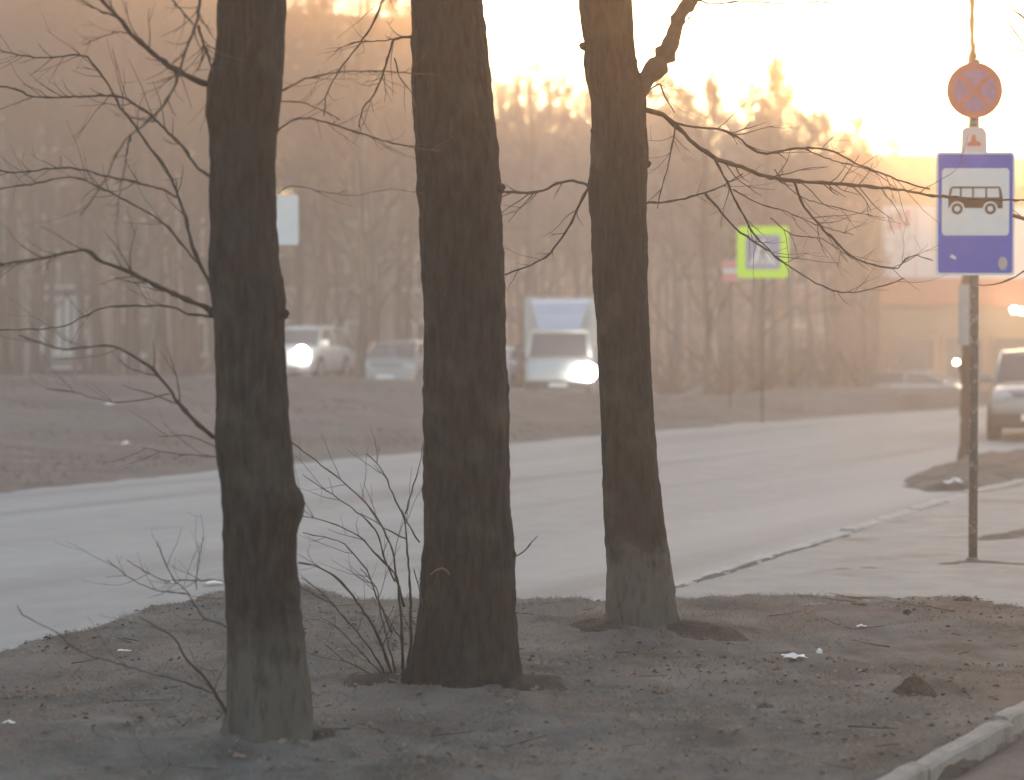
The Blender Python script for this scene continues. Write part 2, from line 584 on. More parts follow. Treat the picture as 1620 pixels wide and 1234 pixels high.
tag(near, kind='structure')
def ground_z(x, y):
    return float(verge_z(np.array([x]), np.array([y]))[0][0])

def soil_patch(name, pts, z, hgt, seed, m, width=.25, zf=None):
    """a ragged low ridge of dirt along a line"""
    P, W = catmull([Vector((p.x, p.y, 0)) for p in pts], [1.0] * len(pts), .045)
    V = []
    k = 9
    for i, p in enumerate(P):
        a, b = P[max(i - 1, 0)], P[min(i + 1, len(P) - 1)]
        t = (b - a).normalized()
        nn = Vector((-t.y, t.x, 0))
        e = min(1, i / 4, (len(P) - 1 - i) / 4)
        wv = width * e * (.55 + .9 * abs(float(fbm(p.x * 1.9, p.y * 1.9, 0, seed))) + .3)
        for j in range(k):
            u = j / (k - 1) * 2 - 1
            q = p + nn * u * wv
            V.append((q.x, q.y, (zf(q.x, q.y) if zf else z) - .012 + (hgt * e) * (1 - u * u) * (.6 + .8 * float(vnoise(q.x * 9, q.y * 9, 0, seed)) * .5 + .3)))
    i = np.arange(len(V)).reshape(len(P), k)
    F = np.stack([i[:-1, :-1], i[:-1, 1:], i[1:, 1:], i[1:, :-1]], -1).reshape(-1, 4)
    o = link_mesh(name, fast_mesh(name, V, F, m))
    o['kind'] = 'structure'
    return o
# grass blades and leaves on the near verge
def blades(name, n, sampler, zf, hh, ww, m, seed):
    g = np.random.default_rng(seed)
    x, y = sampler(g, n)
    z, ok = zf(x, y)
    x, y, z = x[ok], y[ok], z[ok]
    n = len(x)
    a = g.uniform(0, 2 * np.pi, n)
    h = g.uniform(hh[0], hh[1], n) * (.5 + .8 * np.clip(fbm(x * 1.7, y * 1.7, 0, seed) + .5, 0, 1))
    lean = g.uniform(.5, 2.6, n) * h
    la = g.uniform(0, 2 * np.pi, n)
    wv = g.uniform(ww[0], ww[1], n)
    bx, by = np.cos(a) * wv, np.sin(a) * wv
    b0 = np.stack([x - bx, y - by, z - .004], -1)
    b1 = np.stack([x + bx, y + by, z - .004], -1)
    t = np.stack([x + np.cos(la) * lean, y + np.sin(la) * lean, z + h], -1)
    V = np.stack([b0, b1, t], 1).reshape(-1, 3)
    F = np.arange(len(V)).reshape(-1, 3)
    o = link_mesh(name, fast_mesh(name, V, F, m, False))
    return o
def near_s(g, n):
    Yv = 2.9 + 10.6 * np.sqrt(g.uniform(0, 1, n))
    return g.uniform(-.31, .31, n) * Yv * 1.05, Yv
def near_z(x, y):
    z, s = verge_z(x, y)
    return z, (s > .0) & (fbm(x * .8, y * .8, 0, 77) > -.28)
tag(blades('dry_grass', 110000, near_s, near_z, (.006, .030), (.001, .0028), M['blade'], 3),
    'short dry brown grass over the near verge', kind='stuff')
def leaf_cloud(name, n, sampler, zf, size, m, seed):
    g = np.random.default_rng(seed)
    x, y = sampler(g, n)
    z, ok = zf(x, y)
    x, y, z = x[ok], y[ok], z[ok]
    n = len(x)
    a = g.uniform(0, 2 * np.pi, n)
    s = g.uniform(size[0], size[1], n)
    ca, sa = np.cos(a), np.sin(a)
    def pt(u, v, dz):
        return np.stack([x + (u * ca - v * sa) * s, y + (u * sa + v * ca) * s, z + .004 + dz * s], -1)
    t1, t2 = g.uniform(0, .5, n), g.uniform(0, .5, n)
    V = np.stack([pt(-.5, 0, t1 * .3), pt(0, -.33, t2), pt(.55, 0, t1), pt(0, .33, .5 - t2)], 1).reshape(-1, 3)
    return link_mesh(name, fast_mesh(name, V, np.arange(len(V)).reshape(-1, 4), m, False))
def leaf_z(x, y):
    z, s = verge_z(x, y)
    return z, (s > .0) & (fbm(x * 1.1, y * 1.1, 0, 99) > -.05)
for i, L_ in enumerate((((1050, 995), (1085, 1000), (1130, 1006), (1190, 1012)), ((800, 1080), (840, 1090), (880, 1095), (915, 1098)), ((480, 1168), (515, 1176), (548, 1180)), ((925, 985), (955, 1000), (985, 1010)), ((560, 1070), (600, 1085), (650, 1094)))):
    soil_patch('dark_soil', [on(x, y, VZ) for x, y in L_], VZ, .045 if i < 3 else .03, 130 + i, M['darksoil'], .22 if i < 3 else .18, ground_z)
tag(leaf_cloud('leaf_litter', 9000, near_s, leaf_z, (.012, .04), M['leaf'], 8), 'dead brown leaves scattered over the near verge', kind='stuff')
def fallen():
    g = random.Random(12)
    mb = MB()
    for k in range(150):
        Yv = 3 + 9.5 * math.sqrt(g.random())
        x = g.uniform(-.3, .29) * Yv
        z, sd_ = verge_z(np.array([x]), np.array([Yv]))
        if sd_[0] < .1: continue
        a, ln = g.uniform(0, 6.28), g.uniform(.05, .28)
        P, p, d = [], Vector((x, Yv, float(z[0]) + .008)), Vector((math.cos(a), math.sin(a), 0))
        for q in range(4):
            P.append(p.copy())
            d = (d + Vector((g.uniform(-.3, .3), g.uniform(-.3, .3), g.uniform(-.04, .08)))).normalized()
            p = p + d * ln / 3
        r = g.uniform(.0015, .004)
        mb.tube(P, [r, r * .9, r * .8, r * .5], 4)
    o = mb.build('fallen_twigs', M['twig'])
    tag(o, 'short fallen twigs strewn over the near verge', kind='stuff')
fallen()
def far_s(g, n):
    y = 18 + 31 * g.uniform(0, 1, n) ** .8
    return g.uniform(-.32, .30, n) * y, y
def far_z(x, y):
    return terrain(x, y), (pfar(x, y) > .15) & (fbm(x * .35, y * .7, 0, 21) > -.12)
tag(blades('far_grass', 45000, far_s, far_z, (.03, .13), (.004, .010), M['fblade'], 5), 'dry brown grass over the far verge', kind='stuff')

# pavement, kerbs, island, path
kp = [on(x, y, .085) for x, y in ((1062, 927), (1150, 900), (1250, 868), (1340, 840), (1440, 804), (1530, 781), (1620, 764), (1760, 738), (1900, 716))]
out = [(14.5, kp[-1].y), (9, 8.5), (3.4, 11.4), (.55, 11.6)]
pv = [(p.x, p.y, .085) for p in kp] + [(x, y, .085) for x, y in out]
# as a fine grid so that it can be slightly uneven
X, Y, F = grid(.2, 15, 220, 8, 32, 260)
pp = [(p[0], p[1]) for p in pv]
sd = sdist(X, Y, pp) + .035 * fbm(X * 2.4, Y * 2.4, 0, 61)
Z = -.05 + (.135 + .016 * fbm(X * .9, Y * .9, 0, 62) + .006 * fbm(X * 4, Y * 4, 0, 63)) * sstep(-.02, .06, sd)
keep = (sd > -.15).ravel()[F].all(1)
tag(link_mesh('pavement', fast_mesh('pavement', np.stack([X, Y, Z], -1).reshape(-1, 3), F[keep], M['pave'])), kind='structure')

soil_patch('soil_edge', [on(x, y, .085) for x, y in ((1060, 932), (1110, 916), (1170, 897), (1230, 878), (1290, 862), (1345, 845))], .085, .018, 71, M['soil'], .04)
soil_patch('soil_edge', [on(x, y, .085) for x, y in ((1475, 893), (1540, 889), (1600, 892), (1680, 897))], .087, .018, 73, M['soil'], .12)
soil_patch('soil_edge', [on(x, y, .085) for x, y in ((1546, 856), (1580, 850), (1620, 841), (1720, 822))], .087, .03, 75, M['soil'], .16)
soil_patch('soil_edge', [on(x, y, .085) for x, y in ((1290, 898), (1320, 899), (1370, 898), (1420, 897))], .087, .01, 76, M['soil'], .07)

def kerb_run(name, a, b, wid, z0, z1, n, gap, seed, label=None):
    root = empty(name, (a.x, a.y, 0), math.atan2(b.y - a.y, b.x - a.x))
    root['kind'] = 'structure'
    L = (b - a).length
    g = random.Random(seed)
    st = L / n
    for i in range(n):
        mb = MB()
        rings = []
        for t in np.linspace(0, 1, 15):
            x = st * (t - .5) + gap * (1 - 2 * t) * .5
            xw = st * (i + t)
            dz = float(fbm(xw * 5, seed, 0, seed)) * .014
            dy = float(fbm(xw * 5, seed + 9, 0, seed)) * .012
            e = .012 if 0 < t < 1 else .02
            rings.append([(x, -wid / 2 + dy, z0), (x, -wid / 2 + dy, z1 - e + dz), (x, -wid / 2 + e + dy, z1 + dz), (x, wid / 2 - e + dy, z1 + dz), (x, wid / 2 + dy, z1 - e + dz), (x, wid / 2 + dy, z0)])
        mb.loft(rings)
        o = mb.build('kerb_stone', M['kerb' if name == 'kerb' else 'kerb2'], root)
        o.location = (st * (i + .5), g.uniform(-.006, .006), g.uniform(-.008, .006))
        o.rotation_euler = (R(g.uniform(-3, 3)), R(g.uniform(-.5, .5)), R(g.uniform(-.7, .7)))
    return root
kerb_run('kerb', KA, KB, .085, -.1, .135, 10, .010, 5)
ka = [kp[0], kp[3], kp[5], kp[8]]
for a, b, n, s in ((kp[0], kp[3], 4, 31), (kp[3], kp[5], 4, 32), (kp[5], kp[8], 9, 33)):
    kerb_run('pavement_kerb', Vector((a.x, a.y, 0)), Vector((b.x, b.y, 0)), .15, -.1, {31: .088, 32: .100, 33: .118}[s], n, .02, s)
# path right of the kerb
p4 = [KA + kn * .06, KB + kn * .06, KB + kn * 4.0, KA + kn * 4.0]
X, Y, F = grid(0, 9.7, 120, 0, 4, 50)
PX = KA.x + kd.x * X + kn.x * (Y + .0)
PY = KA.y + kd.y * X + kn.y * (Y + .0)
tag(link_mesh('path', fast_mesh('path', np.stack([PX, PY, .07 + .012 * fbm(PX * 4, PY * 4, 0, 3) - .05 * sstep(.16, 0, Y)], -1).reshape(-1, 3), F, M['path'])), kind='structure')
# island of earth where the thin tree stands
ip = [on(x, y, .03) for x, y in ((1416, 766), (1436, 750), (1480, 736), (1518, 724), (1620, 711), (1760, 694), (1880, 700), (1760, 728), (1620, 754), (1545, 774), (1470, 776))]
ip = [(p.x, p.y) for p in ip]
X, Y, F = grid(3.5, 14, 150, 19, 36, 200)
sd = sdist(X, Y, ip) + .18 * fbm(X * 1.6, Y * 1.6, 0, 81) + .06 * fbm(X * 6, Y * 6, 0, 82)
Z = -.05 + (.14 + .05 * fbm(X * 2, Y * 2, 0, 83) + .035 * fbm(X * 6, Y * 6, 0, 84)) * sstep(-.1, .3, sd)
keep = (sd > -.4).ravel()[F].all(1)
tag(link_mesh('earth_island', fast_mesh('earth_island', np.stack([X, Y, Z], -1).reshape(-1, 3), F[keep], M['soil'])), kind='structure')

# ------------------------------------------------------------------ haze
hb = MB().box(-430, 430, -170, 530, -2.3, 23.5)
hz = hb.build('haze', None)
hz['kind'] = 'stuff'
hm = bpy.data.materials.new('haze')
hm.use_nodes = True
ht = hm.node_tree
ht.nodes.remove(ht.nodes['Principled BSDF'])
vol = ht.nodes.new('ShaderNodeVolumePrincipled')
vol.inputs['Color'].default_value = (.95, .855, .795, 1)
vol.inputs['Density'].default_value = HAZE_DENSITY
vol.inputs['Anisotropy'].default_value = .50
ht.links.new(vol.outputs['Volume'], ht.nodes['Material Output'].inputs['Volume'])
hz.data.materials.append(hm)

# ------------------------------------------------------------------ buildings
def building(name, A, B, depth, z0, H, ncol, nrow, m, label, storey=2.8, first=1.0, ww=1.5, wh=1.45, lit=(), roofh=.35):
    """panel block; facade from A to B faces the camera side (local -y)"""
    L = math.hypot(B[0] - A[0], B[1] - A[1])
    root = empty(name, (A[0], A[1], z0), math.atan2(B[1] - A[1], B[0] - A[0]))
    tag(root, label, 'building')
    th = .35
    pitch = L / ncol
    mb = MB()
    # bands and piers leave real openings
    z = 0
    rows = [(first + r * storey, first + r * storey + wh) for r in range(nrow)]
    for r, (a, b) in enumerate(rows):
        mb.box(0, L, 0, th, z, a)
        for c in range(ncol + 1):
            x0 = 0 if c == 0 else c * pitch - (pitch - ww) / 2
            x1 = L if c == ncol else c * pitch + (pitch - ww) / 2
            mb.box(x0, x1, 0, th, a, b)
        z = b
    mb.box(0, L, 0, th, z, H)
    mb.box(0, th, th, depth, 0, H).box(L - th, L, th, depth, 0, H).box(th, L - th, depth - th, depth, 0, H)
    mb.build('wall', m, root)
    MB().box(-.3, L + .3, -.35, depth + .3, H, H + roofh).build('roof', M['roofm'], root)
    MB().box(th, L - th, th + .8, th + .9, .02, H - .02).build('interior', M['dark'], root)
    # plinth seams between panels
    sb = MB()
    for c in range(1, ncol):
        sb.box(c * pitch - .03, c * pitch + .03, -.012, 0, 0, H)
    for r in range(nrow):
        sb.box(0, L, -.018, 0, rows[r][0] - .75, rows[r][0] - .69)
    sb.build('joint_strips', M['roofm'], root)['kind'] = 'stuff'
    f = MB()
    t = .09
    f.box(-ww / 2, ww / 2, 0, .12, 0, t).box(-ww / 2, ww / 2, 0, .12, wh - t, wh)
    f.box(-ww / 2, -ww / 2 + t, 0, .12, t, wh - t).box(ww / 2 - t, ww / 2, 0, .12, t, wh - t)
    f.box(-.17, -.17 + t, 0, .12, t, wh - t)
    f.box(-ww / 2 - .05, ww / 2 + .05, -.2, 0, -.06, 0)
    fm = f.mesh('window', M['frame'])
    pm = MB().box(-ww / 2 + t, ww / 2 - t, .05, .06, t, wh - t).mesh('pane', M['pane'])
    pl = MB().box(-ww / 2 + t, ww / 2 - t, .05, .06, t, wh - t).mesh('pane', M['winglint'])
    for r in range(nrow):
        for c in range(ncol):
            wo = link_mesh('window', fm, root, ((c + .5) * pitch, .1, rows[r][0]))
            pn = link_mesh('pane', pl if (r, c) in lit else pm, wo)
            if (r, c) in lit:
                pn['label'] = 'warm yellow glowing pane, upper one imitating a sky glint'
    return root
building('apartment_block', (-40, 71), (-2.6, 82.5), 12, .35, 15.1, 13, 5, M['wall'],
         'long five storey block half lost behind the bare grove', lit=((3, 10), (2, 10)))  # upper lit pane stands in for yellow sky between the twigs
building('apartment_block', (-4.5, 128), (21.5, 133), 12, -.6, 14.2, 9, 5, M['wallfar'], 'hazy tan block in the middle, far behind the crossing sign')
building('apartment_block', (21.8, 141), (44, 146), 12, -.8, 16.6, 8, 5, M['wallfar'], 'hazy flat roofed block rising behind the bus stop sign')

# glazed ground floor bay of the left block
gb = empty('glazed_porch', tuple(at(64, 600, 70.0)[:2]) + (.38,), R(14))
tag(gb, 'glazed ground floor porch with white mullions at the foot of the left block', 'porch')
sW = 70.0 / FPX
zt = (600 - 468) * sW
zs = (600 - 548) * sW
wd = 84 * sW
MB().box(0, wd, .3, 2.2, 0, zs - .25).build('base_wall', M['wall'], gb)
MB().box(-.1, wd + .1, .1, .42, zs - .12, zs).build('sill', M['frame'], gb)
MB().box(-.1, wd + .1, .16, .34, zt, zt + .14).build('head_rail', M['frame'], gb)
MB().box(-.1, wd + .1, .1, 2.2, zt + .16, zt + .3).build('roof', M['roofm'], gb)
for k in range(7):
    x = .06 + (wd - .12) * k / 6
    MB().box(x - .11, x + .11, .2, .32, zs, zt).build('mullion', M['frame'], gb)
MB().box(.05, wd - .05, .27, .29, zs, zt).build('pane', M['pane'], gb)
MB().box(0, wd * 1.05, -.15, .12, .50, .60).build('ledge', M['frame'], gb)
MB().box(wd + .15, wd + .42, .0, .15, .55, 1.05).build('notice_board', M['board'], gb)
MB().box(0, wd * 1.3, -.02, .28, -.2, .48).build('plinth', M['dark'], gb)

# shop with the big sign board on the right
Ys = 86.0
s0 = at(1396, 600, Ys)
shop = empty('shop', (s0.x, s0.y, -.8), R(6))
tag(shop, 'hazy shop front with white sign boards over an orange band', 'shop')
zz = lambda py: EYE - (py - 550) * Ys / FPX + .8
def sx(px): return (px - 1396) * Ys / FPX
MB().box(0, 12, .3, 9, 0, zz(300)).build('wall', M['cream'], shop)
MB().box(-.1, 12, .02, .28, zz(482), zz(442)).build('fascia', M['orange'], shop)
MB().box(-.1, 12.1, .2, 9.1, zz(300), zz(294)).build('roof', M['roofm'], shop)
for k, (a, b) in enumerate(((1396, 1447), (1449, 1476), (1478, 1540), (1542, 1592), (1594, 1660))):
    bo = MB().bevbox(sx(a), sx(b), -.12, .2, zz(440), zz(326), .03).build('sign_board', M['board'], shop)
    if k in (0, 3):
        rb = MB()
        w0 = sx(a) + .2
        for q in range(3):
            rb.bevbox(w0 + q * .38, w0 + q * .38 + .26, -.14, -.125, zz(366 - 3 * q), zz(340 - 4 * q), .006)
        rb.build('emblem', M['boardred'], bo)
for k in range(5):
    x = .6 + k * 2.3
    fo = MB().box(x, x + 1.9, .1, .3, .3, .42).box(x, x + 1.9, .1, .3, 2.9, 3.0).box(x, x + .1, .1, .3, .42, 2.9).box(x + 1.8, x + 1.9, .1, .3, .42, 2.9).build('window', M['cream'], shop)
    MB().box(x + .1, x + 1.8, .2, .22, .42, 2.9).build('pane', M['pane'], fo)
def lamp(name, px, py, Yv, r, label, m='lamp'):
    p = at(px, py, Yv)
    o = empty(name, p)
    tag(o, label, 'lamp')
    b = bmesh.new()
    bmesh.ops.create_uvsphere(b, u_segments=14, v_segments=8, radius=r)
    me = bpy.data.meshes.new('globe')
    b.to_mesh(me)
    b.free()
    me.materials.append(M[m])
    link_mesh('globe', me, o)
    MB().box(-.05, .05, r * .8, r * .8 + .45, -.05, .05).build('bracket', M['dkplastic'], o)
    return o
lamp('wall_lamp', 1604, 490, Ys - .3, .14, 'left one of two lit lamps on the shop wall')
lamp('wall_lamp', 1614, 492, Ys - .3, .13, 'right one of two lit lamps, at the picture edge')

# ------------------------------------------------------------------ vehicles
lamp('wall_lamp', 1513, 573, Ys - .3, .11, 'low point of light just left of the slim young tree')  # small light of unknown fitting; globe and bracket are added
def make_car(name, label, cat, loc, rz, L=4.3, W=1.72, H=1.45, paint='grey', hood=.92, belt=.93, wsbase=.42, wsroof=.16, rrroof=-.30, rrbase=-.46,
             lit=(), wheel=.31, low='dkplastic', van=False, grille='dkplastic', bump='paint', cat2=None):
    root = empty(name, loc, rz)
    tag(root, label, cat)
    P = M[paint]
    gc = .2
    hw = W / 2
    st = [(-.5, .80, .42, belt * .90), (-.49, .90, .30, belt * .97), (-.40, .98, gc, belt), (-.1, 1.0, gc, belt), (.2, 1.0, gc, belt), (wsbase - .03, .99, gc, belt),
          (wsbase + .02, .98, gc, hood * 1.0), (.455, .94, gc + .02, hood * .90), (.485, .88, .26, hood * .83), (.5, .76, .36, hood * .74)]
    if van:
        st[-3:] = [(.465, .97, gc, hood * .98), (.49, .93, .26, hood * .9), (.5, .88, .34, hood * .78)]
    rings = []
    for y, wf, zb, zt in st:
        ww = hw * wf
        m_ = zb + (zt - zb) * .55
        rings.append([(-ww * .86, y * L, zb), (-ww * .97, y * L, zb + .06), (-ww, y * L, m_), (-ww * .965, y * L, zt - .10), (-ww * .90, y * L, zt - .02), (-ww * .6, y * L, zt + .015), (0, y * L, zt + .03),
                      (ww * .6, y * L, zt + .015), (ww * .90, y * L, zt - .02), (ww * .965, y * L, zt - .10), (ww, y * L, m_), (ww * .97, y * L, zb + .06), (ww * .86, y * L, zb)])
    body = MB().loft(rings).build('body', P, root, True)
    # greenhouse
    wb, wr = hw * .90, hw * .74
    if van: wr = hw * .84
    zb = belt - .03
    yA, yB, yC, yD = wsbase * L, wsroof * L, rrroof * L, rrbase * L
    zr = H - .05
    q = [(-wb, yA, zb), (wb, yA, zb), (wr, yB, zr), (-wr, yB, zr), (-wb, yD, zb), (wb, yD, zb), (wr, yC, zr), (-wr, yC, zr)]
    MB().add(q, [(0, 1, 2, 3), (5, 4, 7, 6), (1, 5, 6, 2), (4, 0, 3, 7), (3, 2, 6, 7)]).build('glasshouse', M['glass'], root)
    # roof panel with rounded edge
    rp = []
    for k, (y, f, z) in enumerate(((yB + .06, .93, zr - .03), (yB - .06, .99, zr + .015), ((yB + yC) / 2, 1.0, H), (yC + .06, .99, zr + .015), (yC - .06, .93, zr - .03))):
        ww = wr * f + .03
        rp.append([(-ww, y, z - .06), (-ww * .96, y, z - .005), (-ww * .5, y, z + .02), (0, y, z + .028), (ww * .5, y, z + .02), (ww * .96, y, z - .005), (ww, y, z - .06)])
    MB().loft(rp).build('roof', P, root, True)
    def strip(a, b, t, nm='pillar', m=P):
        MB().tube([Vector(a), Vector(b)], [t, t], 6).build(nm, m, root, True)
    for sgn in (-1, 1):
        strip((sgn * wb, yA, zb), (sgn * wr, yB, zr), .035)
        strip((sgn * wb, yD, zb), (sgn * wr, yC, zr), .05)
        ym = (yA + yD) * .5
        strip((sgn * (wb + .0), ym, zb), (sgn * (wr + .0), ym, zr), .04)
        # side mirrors
        mo = MB()
        x = sgn * (wb + .16)
        mo.bevbox(x - .11, x + .11, yA - .22, yA - .10, zb + .02, zb + .17, .03)
        mo.tube([Vector((sgn * wb, yA - .16, zb + .04)), Vector((x, yA - .16, zb + .07))], [.025, .02], 5)
        mo.build('mirror', P if not van else M['dkplastic'], root)
        # door seam handles
        for yy in (ym + .35, ym - .55):
            MB().box(sgn * hw * .985 - .012, sgn * hw * .985 + .012, yy, yy + .16, belt - .22, belt - .19).build('door_handle', M['dkplastic'], root)
    # lamps
    zl = hood * .76
    for sgn in (-1, 1):
        x = sgn * hw * .66
        lm = MB()
        if sgn in lit:
            MB().cyl((x, .516 * L, zl), (0, 1, 0), .21, .02, 20).build('headlight', M['lit'], root)['label'] = 'lit headlight with its white glare as a disc'  # glowing disc made wider than the lens to imitate its glare
        lm.tube([Vector((x, .44 * L, zl)), Vector((x, .492 * L, zl))], [.13, .12], 14)
        lm.tube([Vector((x + sgn * .14, .43 * L, zl + .01)), Vector((x + sgn * .12, .478 * L, zl + .01))], [.095, .09], 12)
        on_ = sgn in lit
        lm.build('lamp_housing' if on_ else 'headlight', M['lens'], root, True)
    MB().bevbox(-hw * .48, hw * .48, .47 * L, .497 * L, zl - .07, zl + .06, .02).build('grille', M[grille], root)
    bp = MB().bevbox(-hw * .94, hw * .94, .44 * L, .512 * L, .24, .24 + .26, .05).build('bumper', P if bump == 'paint' else M[bump], root, True)
    MB().box(-hw * .55, hw * .55, .5 * L, .513 * L, .27, .37).build('air_intake', M['dkplastic'], bp)
    MB().bevbox(-.26, .26, .512 * L, .512 * L + .02, .38, .49, .008).build('number_plate', M['plate'], root)
    MB().bevbox(-hw * .92, hw * .92, -.515 * L, -.44 * L, .26, .52, .05).build('rear_bumper', P if bump == 'paint' else M[bump], root, True)
    for sgn in (-1, 1):
        for y in (.31 * L, -.30 * L):
            x = sgn * (hw - .10)
            MB().tube([Vector((sgn * (hw - .02), y, wheel)), Vector((sgn * (hw + .006), y, wheel))], [wheel + .06, wheel + .06], 22).build('wheel_arch', M['dkplastic'], root)
            w_ = MB()
            w_.tube([Vector((x - .10 * 1, y, wheel)), Vector((x - .085, y, wheel)), Vector((x + .115, y, wheel)), Vector((x + .13, y, wheel))], [wheel - .03, wheel, wheel, wheel - .03], 22)
            wo = w_.build('wheel', M['rubber'], root)
            xo = x + .131 if sgn > 0 else x - .101
            MB().tube([Vector((xo, y, wheel)), Vector((xo + sgn * .012, y, wheel))], [wheel * .66, wheel * .6], 16).build('rim', M['rim'], wo)
    return root
def ground_at(px, Yv, z): 
    p = at(px, 600, Yv)
    return (p.x, p.y, z)
def svz(px, Yv):
    p = at(px, 600, Yv)
    return (p.x, p.y, float(terrain(p.x, 54.0, False)) + .035)
make_car('white_car', 'white car with glaring headlight and bright side just right of the left trunk', 'car', svz(484, 55.5), math.pi - R(11.5), L=4.2, W=1.74, H=1.52, paint='white',
         belt=.97, wsbase=.30, wsroof=.12, lit=(-1,), hood=.95, rrroof=-.40, rrbase=-.49)
make_car('grey_car', 'unlit grey car between the left and middle trunks', 'car', svz(634, 55), math.pi - R(8), L=4.3, W=1.7, H=1.44, paint='grey')
make_car('white_car', 'white car mostly hidden by the middle trunk, beside the truck', 'car', svz(784, 57), math.pi - R(13), L=4.2, W=1.7, H=1.42, paint='white')
make_car('white_car', 'small white saloon far off in the haze, left of the bus stop post', 'car', ground_at(1445, 80, -.75), math.pi + R(58), L=4.4, W=1.7, H=1.45, paint='white')
make_car('minibus', 'hazy pale minibus behind the far saloon and thin tree', 'minibus', ground_at(1500, 92, -.78), math.pi - R(6), L=5.2, W=2.0, H=2.35, paint='grey', hood=1.25, belt=1.3,
         wsbase=.42, wsroof=.32, rrroof=-.48, rrbase=-.5, van=True, lit=(-1,))
make_car('silver_car', 'silver car cut off by the right edge, facing the viewer, dark lower bumper', 'car', (on(1640, 700, 0).x + 2.2 * math.sin(R(15)), on(1640, 700, 0).y + 2.2 * math.cos(R(15)), 0.005), math.pi - R(15), L=4.4, W=1.66, H=1.62,
         paint='silver', hood=1.02, belt=1.04, wsbase=.26, wsroof=.10, rrroof=-.40, rrbase=-.48, bump='dkplastic')

# light truck
tp = svz(885, 55)
tk = empty('box_truck', tp, math.pi - R(3))
tag(tk, 'white box truck with pale blue roof fairing, one headlight glaring', 'truck')
hw = .98
rings = []
for y, wf, zb, zt in ((-.9, 1.0, .42, 1.30), (.2, 1.0, .40, 1.30), (.55, .99, .38, 1.28), (1.05, .95, .36, 1.08), (1.22, .86, .42, 1.0)):
    ww = hw * wf
    rings.append([(-ww * .94, y, zb), (-ww, y, zb + .1), (-ww, y, zt - .16), (-ww * .93, y, zt), (0, y, zt + .03), (ww * .93, y, zt), (ww, y, zt - .16), (ww, y, zb + .1), (ww * .94, y, zb)])
MB().loft(rings).build('cab', M['white'], tk, True)
q = [(-.90, .62, 1.27), (.90, .62, 1.27), (.80, .10, 1.98), (-.80, .10, 1.98), (-.92, -.9, 1.27), (.92, -.9, 1.27), (.82, -.9, 1.98), (-.82, -.9, 1.98)]
MB().add(q, [(0, 1, 2, 3), (5, 4, 7, 6), (1, 5, 6, 2), (4, 0, 3, 7), (3, 2, 6, 7)]).build('windscreen', M['glass'], tk)
MB().bevbox(-.84, .84, -.92, .16, 1.96, 2.06, .05).build('cab_roof', M['white'], tk, True)
for sgn in (-1, 1):
    MB().tube([Vector((sgn * .90, .62, 1.27)), Vector((sgn * .80, .10, 1.98))], [.05, .05], 6).build('pillar', M['white'], tk, True)
    MB().bevbox(sgn * 1.16 - .1, sgn * 1.16 + .1, .32, .42, 1.32, 1.62, .03).build('mirror', M['dkplastic'], tk)
    MB().tube([Vector((sgn * .76, 1.0, .80)), Vector((sgn * .76, 1.17, .80))], [.16, .15], 16).build('lamp_housing' if sgn < 0 else 'headlight', M['lens'], tk, True)
    if sgn < 0:
        MB().cyl((sgn * .84, 1.29, .84), (0, 1, 0), .25, .02, 20).build('headlight', M['lit'], tk)['label'] = 'lit headlight with its white glare as a disc'  # glare shaped as an emissive disc larger than the lamp
    for y in (.62, -2.6):
        wo = MB().tube([Vector((sgn * .86 - .1, y, .35)), Vector((sgn * .86 + .1, y, .35))], [.35, .35], 22).build('wheel', M['rubber'], tk)
        MB().tube([Vector((sgn * .86 + sgn * .1, y, .35)), Vector((sgn * .86 + sgn * .115, y, .35))], [.2, .19], 16).build('rim', M['rim'], wo)
MB().bevbox(-.55, .55, 1.10, 1.21, .66, .92, .02).build('grille', M['dkplastic'], tk)
MB().bevbox(-.97, .97, 1.0, 1.28, .36, .60, .04).build('bumper', M['dkplastic'], tk)
MB().bevbox(-.26, .26, 1.28, 1.30, .42, .53, .008).build('number_plate', M['plate'], tk)
MB().bevbox(-1.06, 1.06, -4.4, -.98, .82, 3.02, .06).build('cargo_box', M['box'], tk)
MB().box(-.4, .4, -4.3, -.9, .5, .8).build('chassis', M['dkplastic'], tk)
fr = [[(-.60, .05, 2.07), (.60, .05, 2.07), (.60, -.9, 2.07), (-.60, -.9, 2.07)], [(-.72, -.25, 2.5), (.72, -.25, 2.5), (.72, -.92, 2.5), (-.72, -.92, 2.5)],
      [(-.84, -.62, 2.86), (.84, -.62, 2.86), (.84, -.93, 2.86), (-.84, -.93, 2.86)], [(-.82, -.8, 2.92), (.82, -.8, 2.92), (.82, -.93, 2.92), (-.82, -.93, 2.92)]]
MB().loft(fr).build('fairing', M['deflector'], tk)

